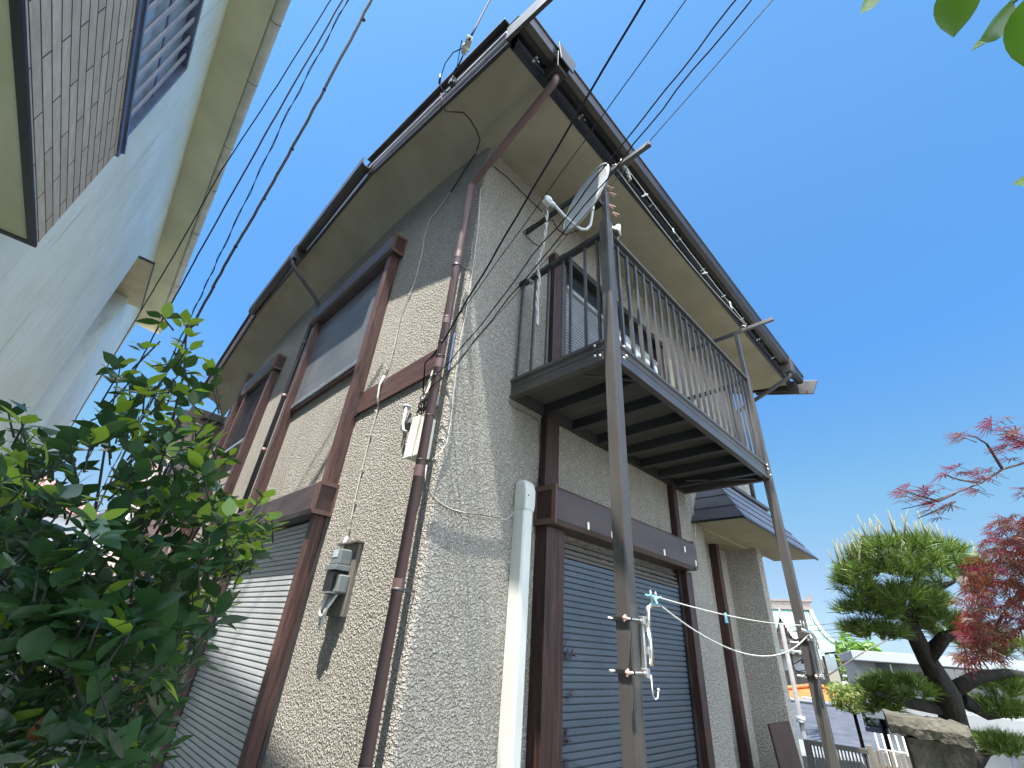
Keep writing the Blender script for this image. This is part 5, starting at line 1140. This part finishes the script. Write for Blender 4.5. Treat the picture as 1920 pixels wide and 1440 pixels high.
for k, (dx, dz, l_) in enumerate(((-.03, .012, 'left'), (.0, .0, 'middle'), (.03, .01, 'right'))):
    peg(Vector((.72 + dx, -.975, 1.735 + dz)), ((-1, 0, .15), (.3, 0, -.8), (1, 0, .3))[k], M['peg_blue'], 'turquoise peg, %s of the bunch tied on the left bracket' % l_, .04, 'turquoise pegs')
#END3
# ------------------------------------------------------------------ plants
def leaf(mb, base, d, nrm_, L, W, fold=.25, curl=.15, nseg=5, tip=1.0, serr=False):
    d = Vector(d).normalized(); s_ = d.cross(Vector(nrm_)); 
    if s_.length < .05: s_ = d.cross(Vector((1, .3, .2)))
    s_.normalize(); u = s_.cross(d).normalized(); n0 = len(mb.v)
    prof = [0, .55, .92, 1., .78, .40, 0] if nseg == 6 else [0, .72, 1., .78, .38, 0]
    k = len(prof) - 1
    for i, w_ in enumerate(prof):
        t_ = i / k; c = base + d * (L * t_) - u * (curl * L * t_ * t_)
        ww = W * .5 * w_
        if serr and 0 < i < k: ww *= 1 + .06 * (-1) ** i
        mb.v += [c + s_ * ww + u * (fold * ww), c, c - s_ * ww + u * (fold * ww)]
    for i in range(k):
        a = n0 + 3 * i
        mb.f += [(a, a + 3, a + 4, a + 1), (a + 1, a + 4, a + 5, a + 2)]; mb.sm += [True, True]
M['leaf'] = leafmat('shrub_leaf', (.015, .045, .022), (.048, .10, .036), (.14, .32, .03), .12, .26, .6, 5)
M['leaf_new'] = leafmat('shrub_leaf_new', (.14, .24, .03), (.28, .40, .05), (.52, .72, .05), .40, .35, .5, 6)
M['leaf_dead'] = mat('dead_leaf', (.24, .09, .03), .7)
M['twig'] = mat('twig', rough=.8, build=noisy((.010, .012, .008), (.026, .03, .018), 20, 4))
rn = random.Random(21)
sh = empty('broadleaf_shrub', (-1.05, -.35, 0), 'large dark glossy broadleaf shrub with bright new tips filling the lower left', 'shrub')
Lm, Nm, Bm = MB(), MB(), MB()
def whorl(p, ax, n, L, fresh=0, mbL=None):
    ax = Vector(ax).normalized(); a = ax.cross(Vector((.3, .9, .2))).normalized(); b = ax.cross(a); ph_ = rn.uniform(0, 6.28)
    for i in range(n):
        t_ = ph_ + i * 2.4; el = rn.uniform(.25, 1.0); out_ = a * math.cos(t_) + b * math.sin(t_)
        d = (out_ + ax * el).normalized(); l_ = L * rn.uniform(.7, 1.15)
        st = p + ax * rn.uniform(-.03, .02)
        leaf(Nm if rn.random() < fresh else Lm, st + d * .008, d, ax + Vector((0, 0, .3)), l_, l_ * rn.uniform(.52, .66), rn.uniform(.05, .22), rn.uniform(-.05, .3), 6)
# branch skeleton: (pixel polyline, depths, radius)
br = [([(60, 1500), (150, 1320), (215, 1130), (290, 930), (345, 700), (350, 610)], [1.35, 1.45, 1.55, 1.65, 1.8, 1.85], .010),
      ([(215, 1130), (330, 940), (420, 800), (400, 700)], [1.55, 1.65, 1.75, 1.8], .006),
      ([(150, 1320), (300, 1180), (420, 1040), (500, 960)], [1.45, 1.55, 1.7, 1.75], .007),
      ([(200, 1250), (330, 1120), (440, 1010), (500, 1010)], [1.5, 1.55, 1.65, 1.7], .006),
      ([(-60, 1250), (20, 1050), (60, 900), (40, 790)], [1.2, 1.25, 1.3, 1.35], .007),
      ([(60, 1300), (100, 1100), (180, 950), (200, 820), (225, 690)], [1.4, 1.45, 1.5, 1.6, 1.7], .007),
      ([(215, 1130), (260, 1000), (310, 880), (420, 790)], [1.6, 1.7, 1.8, 1.9], .005),
      ([(100, 1400), (230, 1330), (330, 1250), (400, 1170)], [1.2, 1.3, 1.4, 1.5], .006),
      ([(-50, 1380), (80, 1230), (110, 1130), (120, 1080)], [.9, .95, 1., 1.0], .006),
      ([(60, 1500), (180, 1440), (260, 1360), (300, 1290)], [1.0, 1.1, 1.2, 1.25], .006),
      ([(215, 1130), (250, 1010), (240, 900), (260, 780)], [1.6, 1.75, 1.8, 1.85], .005),
      ([(345, 900), (370, 850), (380, 800)], [1.75, 1.8, 1.8], .004)]
for pxs, dps, r0_ in br:
    P = [at(px, py, dd) for (px, py), dd in zip(pxs, dps)]
    Bm.tube(P, [r0_ * (1 - .7 * i / (len(P) - 1)) for i in range(len(P))], 7)
def inside(x, y):
    top = [(-40, 760), (40, 770), (70, 800), (110, 860), (140, 850), (200, 760), (190, 700), (240, 640), (300, 590), (350, 590), (370, 640), (345, 700), (330, 790), (370, 690), (420, 700), (400, 770), (350, 860), (370, 860), (400, 780), (440, 850), (400, 940), (430, 980), (500, 930), (515, 1000), (440, 1090), (400, 1180), (360, 1260), (330, 1330), (270, 1460)]
    poly = top + [(-40, 1460)]; c = False; j = len(poly) - 1
    for i in range(len(poly)):
        xi, yi = poly[i]; xj, yj = poly[j]
        if (yi > y) != (yj > y) and x < (xj - xi) * (y - yi) / (yj - yi) + xi: c = not c
        j = i
    return c
cnt = 0
while cnt < 650:
    x = rn.uniform(-40, 520); y = rn.uniform(590, 1460)
    if not inside(x, y): continue
    dense = min(1, max(.12, (y - 640) / 380)); 
    if rn.random() > dense: continue
    if 130 < x < 300 and 860 < y < 1010 and rn.random() < .55: continue
    cnt += 1
    lo = .80 + .0006 * max(0, 1200 - y) + .0010 * max(0, x - 150); dd = rn.uniform(max(.85, lo), min(2.0, lo + .75)) if y < 1020 or rn.random() < .55 else rn.uniform(1.4, 2.1)
    p = at(x, y, dd); ax = Vector((rn.gauss(.0, .45), rn.gauss(0, .45), 1.)).normalized()
    fr_ = .42 if (y < 1000 and rn.random() < .5) or (x > 400) else .06
    L = rn.uniform(.068, .09) * (1 if y < 1050 else .98)
    if y < 1100: L *= .8
    whorl(p, ax, rn.randint(4, 7), L, fr_)
    Bm.tube([p - ax * rn.uniform(.04, .09) + Vector((rn.uniform(-.03, .03), rn.uniform(-.03, .03), 0)), p + ax * .02], [.0028, .0018], 5)
# tips along the top branches
for px, py, dd in ((345, 610, 1.85), (350, 640, 1.85), (335, 680, 1.83), (225, 700, 1.7), (268, 660, 1.75), (270, 740, 1.72), (300, 690, 1.8), (385, 705, 1.8), (395, 690, 1.8), (365, 745, 1.8), (330, 740, 1.82), (385, 800, 1.8), (378, 850, 1.82), (480, 955, 1.75), (470, 985, 1.72), (500, 1000, 1.75), (455, 1010, 1.7), (440, 960, 1.7), (310, 770, 1.8), (280, 800, 1.75), (340, 820, 1.8), (250, 770, 1.75), (240, 830, 1.7), (300, 850, 1.75)):
    whorl(at(px, py, dd), (rn.gauss(0, .2), rn.gauss(0, .2), 1), 6, .062, .6)
for px, py in ((300, 640), (240, 720), (330, 720), (290, 800), (350, 780), (410, 760), (260, 850), (460, 1010), (420, 1050)):
    p = at(px, py, 1.8); Bm.tube([p, p - Vector((.03, .03, .16))], [.003, .004], 5)
# the big near rosette
whorl(at(100, 1120, 1.0), (.1, .2, 1), 9, .095, .12); whorl(at(120, 1210, .98), (.3, .2, .8), 8, .095, .05); whorl(at(250, 1240, 1.1), (.3, .0, .8), 8, .09, .05)
Lm.build('foliage', M['leaf'], sh); Nm.build('new_leaves', M['leaf_new'], sh); Bm.build('branches', M['twig'], sh)
dl = MB(); leaf(dl, at(88, 1338, .95), at(55, 1405, .93) - at(88, 1338, .95), (0, -1, .2), .075, .035, .5, .2); dl.build('dead_leaf', M['leaf_dead'], sh)

# near leaves hanging from a branch above right
M['leaf_near'] = leafmat('near_leaf', (.05, .10, .015), (.08, .15, .02), (.22, .42, .02), .55, .4, .5, 8)
def bigleaf(mb, A, B, W, nrm_, fold=.35):
    d = B - A; L = d.length; d.normalize(); s_ = d.cross(Vector(nrm_)).normalized(); u = s_.cross(d); n0 = len(mb.v); k = 14
    for i in range(k + 1):
        t_ = i / k; w_ = math.sin(math.pi * min(1, t_ * 1.02) ** .8) ** .75 * (1 if t_ < .8 else 1 - (t_ - .8) * 1.2) if 0 < t_ < 1 else 0
        ww = W * .5 * w_ * (1 + (.02 if i % 2 else 0)); c = A + d * L * t_ - u * .06 * L * math.sin(math.pi * t_)
        mb.v += [c + s_ * ww + u * fold * ww, c + s_ * ww * .5 + u * fold * ww * .35, c, c - s_ * ww * .5 + u * fold * ww * .35, c - s_ * ww + u * fold * ww]
    for i in range(k):
        for j in range(4):
            a = n0 + 5 * i + j; mb.f.append((a, a + 5, a + 6, a + 1)); mb.sm.append(True)
ob = empty('overhanging_branch', tuple(at(2050, -60, .62)), 'sunlit green leaves of an overhanging branch in the top right corner', 'branch')
tw = MB().tube([at(3300, -900, 1.0), at(2600, -420, .75), at(2080, -60, .62), at(1960, -40, .6), at(1900, 5, .58), at(1898, 4, .58)], [.02, .012, .006, .004, .0015, .001], 7)
tw.tube([at(1960, -40, .6), at(1800, -60, .6), at(1640, -60, .62)], [.004, .003, .002], 7).tube([at(2080, -60, .62), at(1990, 60, .58), at(1960, 340, .62)], [.005, .003, .002], 7).build('twig', M['twig'], ob)
V_ = (at(1800, 100, .6) - CAMLOC).normalized()
lf = MB(); bigleaf(lf, at(1800, -45, .6), at(1788, 71, .58), .046, -V_, .3); bigleaf(lf, at(1902, 4, .58), at(1835, 80, .56), .038, -V_ + CX * .8, .7)
bigleaf(lf, at(1950, -20, .55), at(1925, 130, .56), .052, -V_ - CX * .2, .2)
lf.build('leaves', M['leaf_near'], ob)
lf = MB(); bigleaf(lf, at(1660, -50, .62), at(1613, 26, .6), .03, -V_ + CX * .6, .5); bigleaf(lf, at(1985, 325, .62), at(1897, 346, .6), .022, -V_ + CY * .5, .4)
lf.build('sunlit_leaves', M['leaf_new'], ob)
tag(MB().hexa([at(1829, 81, .56), at(1835, 74, .56), at(1838, 76, .565), at(1831, 84, .565), at(1822, 94, .56), at(1848, 80, .56), at(1846, 83, .565), at(1823, 95, .565)]).build('leaf_bud', M['leaf_new'], ob), 'folded pale bud')

# ---------------- pine
M['needle'] = leafmat('pine_needle', (.015, .04, .010), (.19, .29, .055), (.18, .30, .04), .18, .4, .5, 5)
M['candle'] = mat('pine_candle', rough=.7, build=noisy((.09, .10, .05), (.16, .165, .10), 10, 4))
pn = empty('garden_pine', tuple(Vector((*hd(1795, 1430, 3.0).to_tuple()[:2], 0))), 'cloud pruned garden pine with upright candles and a leaning dark trunk', 'pine tree')
PD = 2.75
tr = MB(); tr.tube([at(1835, 1700, PD + .1), at(1810, 1500, PD + .05), at(1795, 1380, PD), at(1775, 1300, PD), at(1738, 1235, PD), at(1710, 1180, PD), at(1700, 1140, PD)], [.085, .078, .073, .066, .052, .042, .032], 18)
for b in ([(1775, 1300), (1830, 1270), (1890, 1262), (1960, 1270)], [(1738, 1235), (1770, 1195), (1815, 1180), (1860, 1190)], [(1720, 1190), (1660, 1178), (1610, 1180)], [(1790, 1330), (1700, 1318), (1640, 1300)], [(1800, 1310), (1850, 1340), (1930, 1335)], [(1705, 1160), (1740, 1110), (1790, 1090)], [(1705, 1160), (1650, 1120), (1610, 1100)], [(1820, 1440), (1850, 1410), (1890, 1400)]):
    P = [at(px, py, PD + rn.uniform(-.08, .08)) for px, py in b]; P[0] = at(*b[0], PD); tr.tube(P, [.045 - .035 * i / (len(P) - 1) for i in range(len(P))], 8)
# roughen bark
for i, v in enumerate(tr.v): tr.v[i] = v + Vector((rn.uniform(-1, 1), rn.uniform(-1, 1), rn.uniform(-1, 1))) * .004
tr.build('trunk', M['bark'], pn)
nd, cd = MB(), MB()
def tuft(p, ax, n=34, L=.075, spread=1.1):
    ax = Vector(ax).normalized(); a = ax.cross(Vector((.9, .3, .2))).normalized(); b = ax.cross(a)
    for i in range(n):
        t_ = rn.uniform(0, 6.283); e = rn.uniform(.1, spread); d = (ax * math.cos(e) + (a * math.cos(t_) + b * math.sin(t_)) * math.sin(e)).normalized()
        l_ = L * rn.uniform(.7, 1.1); s_ = d.cross(Vector((rn.gauss(0, 1), rn.gauss(0, 1), rn.gauss(0, 1)))).normalized() * .0016
        st = p - ax * rn.uniform(0, .03)
        n0 = len(nd.v); nd.v += [st - s_, st + s_, st + d * l_ * .6 + s_ * .8, st + d * l_ - Vector((0, 0, .006)), st + d * l_ * .6 - s_ * .8]; nd.f.append((n0, n0 + 1, n0 + 2, n0 + 3, n0 + 4)); nd.sm.append(False)
pads = [((1700, 1050), (.36, .28, .11), 120, 1), ((1640, 1085), (.22, .2, .09), 60, 1), ((1770, 1080), (.22, .22, .10), 60, 1), ((1600, 1100), (.09, .1, .06), 16, 1), ((1690, 1130), (.30, .22, .06), 85, 0), ((1620, 1150), (.16, .15, .045), 35, 0), ((1640, 1185), (.20, .16, .035), 45, 0), ((1750, 1165), (.16, .15, .05), 40, 0),
        ((1800, 1190), (.18, .16, .06), 40, 0), ((1690, 1292), (.20, .16, .055), 60, 0), ((1640, 1300), (.10, .09, .05), 20, 0), ((1655, 1330), (.10, .09, .03), 20, 0), ((1890, 1290), (.22, .16, .05), 60, 0), ((1870, 1330), (.20, .14, .04), 40, 0), ((1880, 1400), (.18, .12, .05), 45, 0), ((1860, 1210), (.18, .16, .07), 45, 0)]
for (px, py), r_, n, cand in pads:
    c = at(px, py, PD + (.0 if py < 1200 else .05))
    for i in range(int(n * 1.35)):
        a = rn.uniform(0, 6.283); q = math.sqrt(rn.random()); hz = math.sqrt(max(0, 1 - q * q))
        v = Vector((math.cos(a) * q * r_[0], math.sin(a) * q * r_[1], (hz if rn.random() < .72 else -hz * .7) * r_[2] * rn.uniform(.6, 1)))
        ax = Vector((v.x / r_[0] * .75, v.y / r_[1] * .75, .75 + v.z * 2)); tuft(c + v, ax, 30, .098)
        if cand and v.z > .02 and rn.random() < .50:
            h_ = rn.uniform(.10, .19); e = Vector((rn.gauss(0, .010), rn.gauss(0, .010), 0)); p0 = c + v
            cd.tube([p0, p0 + Vector((0, 0, h_ * .5)) + e, p0 + Vector((0, 0, h_)) + e * 2.5], [.0058, .005, .003], 6)
nd.build('needles', M['needle'], pn); tag(cd.build('candles', M['candle'], pn), kind='stuff')

# ---------------- red maple
M['maple'] = leafmat('maple_leaf', (.055, .009, .016), (.12, .02, .034), (.30, .025, .045), .28, .5, .4, 5)
M['maple2'] = leafmat('maple_leaf_bronze', (.05, .022, .010), (.12, .05, .022), (.26, .08, .03), .28, .5, .4, 5)
M['mbark'] = mat('maple_bark', rough=.8, build=noisy((.05, .03, .035), (.10, .07, .07), 12, 5))
mp = empty('red_maple', tuple(Vector((*at(2150, 1300, 1.9).to_tuple()[:2], 0))), 'red laceleaf maple reaching in from the right edge', 'maple tree')
ma, mb2_, mbk = MB(), MB(), MB()
def mleaf(mb, p, d, up_, L):
    d = Vector(d).normalized(); s_ = d.cross(Vector(up_)).normalized()
    for k in range(-3, 4):
        a = k * .42 + rn.uniform(-.08, .08); dd = (d * math.cos(a) + s_ * math.sin(a)).normalized(); l_ = L * (1 - .11 * abs(k)) * rn.uniform(.85, 1.1); w_ = s_ * math.cos(a) - d * math.sin(a)
        dr = Vector((0, 0, -1)) * l_ * .18; n0 = len(mb.v)
        tt = [0, .25, .5, .75, 1]; ww = [.008, .034, .046, .030, 0]
        for t_, v in zip(tt, ww): c = p + dd * l_ * t_ + dr * t_ * t_; mb.v += [c + w_ * l_ * v, c - w_ * l_ * v]
        for i in range(4): q = n0 + 2 * i; mb.f.append((q, q + 2, q + 3, q + 1)); mb.sm.append(False)
        for t_ in (.35, .5, .65, .8):   # side teeth
            for sg in (-1, 1):
                c = p + dd * l_ * t_ + dr * t_ * t_; td = (dd * .8 + w_ * sg * .8).normalized(); n1 = len(mb.v)
                mb.v += [c - dd * l_ * .02, c + dd * l_ * .025, c + td * l_ * .20 * (1.1 - t_ * .5)]; mb.f.append((n1, n1 + 1, n1 + 2)); mb.sm.append(False)
MD = 1.9
branches = [[(2000, 860), (1920, 868), (1880, 880), (1840, 905), (1790, 925), (1735, 945), (1690, 955)], [(1880, 880), (1850, 832), (1830, 820), (1790, 812)], [(1790, 925), (1760, 940), (1710, 925), (1680, 915)], [(1840, 905), (1800, 900), (1770, 890)], [(1980, 800), (1920, 830), (1880, 815)], [(2000, 960), (1930, 935)], [(1790, 940), (1750, 960), (1720, 972)]]
for b in branches:
    P = [at(px, py, MD + rn.uniform(-.03, .03)) for px, py in b]; mbk.tube(P, [.006 - .0045 * i / (len(P) - 1) for i in range(len(P))], 6)
lp_ = [(1860, 795), (1845, 800), (1875, 790), (1815, 815), (1800, 818), (1900, 810), (1915, 820), (1890, 835), (1875, 850), (1910, 840), (1915, 800), (1785, 880), (1800, 885), (1770, 890), (1845, 880), (1860, 875), (1835, 890), (1870, 890), (1725, 915), (1740, 920), (1705, 910), (1750, 925), (1765, 915), (1700, 930), (1720, 935), (1690, 925), (1745, 945), (1765, 950), (1780, 945), (1755, 960), (1820, 915), (1830, 920), (1915, 925), (1925, 915), (1885, 860), (1895, 825), (1880, 805), (1925, 835)]
for px, py in lp_ + [(a + rn.uniform(-14, 14), b + rn.uniform(-9, 12)) for a, b in lp_]:
    p = at(px, py, MD + rn.uniform(-.06, .06)); a = rn.uniform(-.8, .8)
    d = CX * (-.8 + rn.uniform(-.5, .7)) + CY * rn.uniform(-.35, .25) + CZ * rn.uniform(-.5, .5)
    mleaf(ma if rn.random() < .75 else mb2_, p, d, Vector((rn.gauss(0, .25), rn.gauss(0, .25), 1)), rn.uniform(.05, .085))
    mbk.tube([p, p + Vector((.01, -.01, -.02)) - d * .03], .0012, 4)
# lower mass
cnt = 0
while cnt < 950:
    x = rn.uniform(1790, 1990); y = rn.uniform(965, 1235)
    if x < 1800 + max(0, 1080 - y) * .62 or x < 1808 - (y - 1080) * .06 and y > 1080 and rn.random() < .6: continue
    if y > 1180 and x > 1870 and rn.random() < .7: continue
    cnt += 1; p = at(x, y, MD + .15 + rn.uniform(-.22, .25)); d = Vector((rn.gauss(0, 1), rn.gauss(0, 1), -.4)) + CX * -.5
    mleaf(ma if rn.random() < .45 else mb2_, p, d, Vector((rn.gauss(0, .5), rn.gauss(0, .5), 1)), rn.uniform(.045, .075))
for b in ([(2010, 1120), (1920, 1100), (1860, 1090), (1830, 1130), (1815, 1180)], [(1990, 1010), (1910, 1010), (1870, 1035), (1840, 1080)], [(1990, 1180), (1900, 1160), (1850, 1190)], [(1920, 1100), (1880, 1150), (1850, 1215)]):
    P = [at(px, py, MD + .15 + rn.uniform(-.05, .05)) for px, py in b]; mbk.tube(P, [.007 - .005 * i / (len(P) - 1) for i in range(len(P))], 6)
for px, py in ((1812, 1220), (1820, 1240), (1808, 1235), (1830, 1225)): mleaf(ma, at(px, py, MD + .1), (rn.gauss(0, .3), rn.gauss(0, .3), -1), (1, 0, .2), .07)
base = Vector((*at(2150, 1300, 1.9).to_tuple()[:2], -.3))
mbk.tube([base, at(2120, 1350, 1.95), at(2080, 1150, 1.95), at(2060, 1000, 1.92), at(2040, 880, 1.9)], [.045, .035, .026, .016, .008], 10)
for a, b in (((2050, 960), (2000, 960)), ((2040, 880), (2000, 860)), ((2035, 870), (1980, 800)), ((2080, 1150), (2010, 1120)), ((2060, 1010), (1990, 1010)), ((2085, 1180), (1990, 1180))): mbk.tube([at(*a, 1.93), at(*b, 1.97)], [.009, .006], 7)
ma.build('red_leaves', M['maple'], mp); mb2_.build('bronze_leaves', M['maple2'], mp); mbk.build('branches', M['mbark'], mp)

# ---------------- creeper on the shutter
M['vine'] = mat('vine_leaf', rough=.5, build=noisy((.018, .012, .02), (.035, .022, .035), 20, 3))
cv = empty('creeper', (1.2, -.05, 0), 'thin dark creeper climbing the left edge of the ground floor shutter', 'creeper')
vb_, vl = MB(), MB()
vy = -.06
def ony(px, py): return on(px, py, 'y', vy)
vb_.tube([ony(1044, 1480), ony(1046, 1390), ony(1047, 1300), ony(1049, 1240), ony(1060, 1205), ony(1068, 1192)], [.004, .004, .003, .003, .002, .001], 6)
vb_.tube([ony(1050, 1440), ony(1047, 1340), ony(1062, 1308)], [.002, .002, .001], 5).tube([ony(1049, 1240), ony(1046, 1180), ony(1052, 1112), ony(1050, 1108)], [.002, .0015, .001, .001], 5).tube([ony(1052, 1420), ony(1075, 1432), ony(1100, 1440)], [.002, .0015, .001], 5)
for px, py, n in ((1062, 1222, 5), (1070, 1228, 4), (1068, 1300, 5), (1056, 1370, 5), (1062, 1385, 5), (1060, 1430, 6)):
    p = ony(px, py)
    for i in range(n):
        d = Vector((rn.uniform(-.2, 1), rn.uniform(-.5, .1), rn.uniform(-.9, .35))); leaf(vl, p, d, (0, -1, .4), rn.uniform(.035, .055), .022, .2, .2)
vb_.build('stem', M['twig'], cv); vl.build('leaves', M['vine'], cv)
#END4
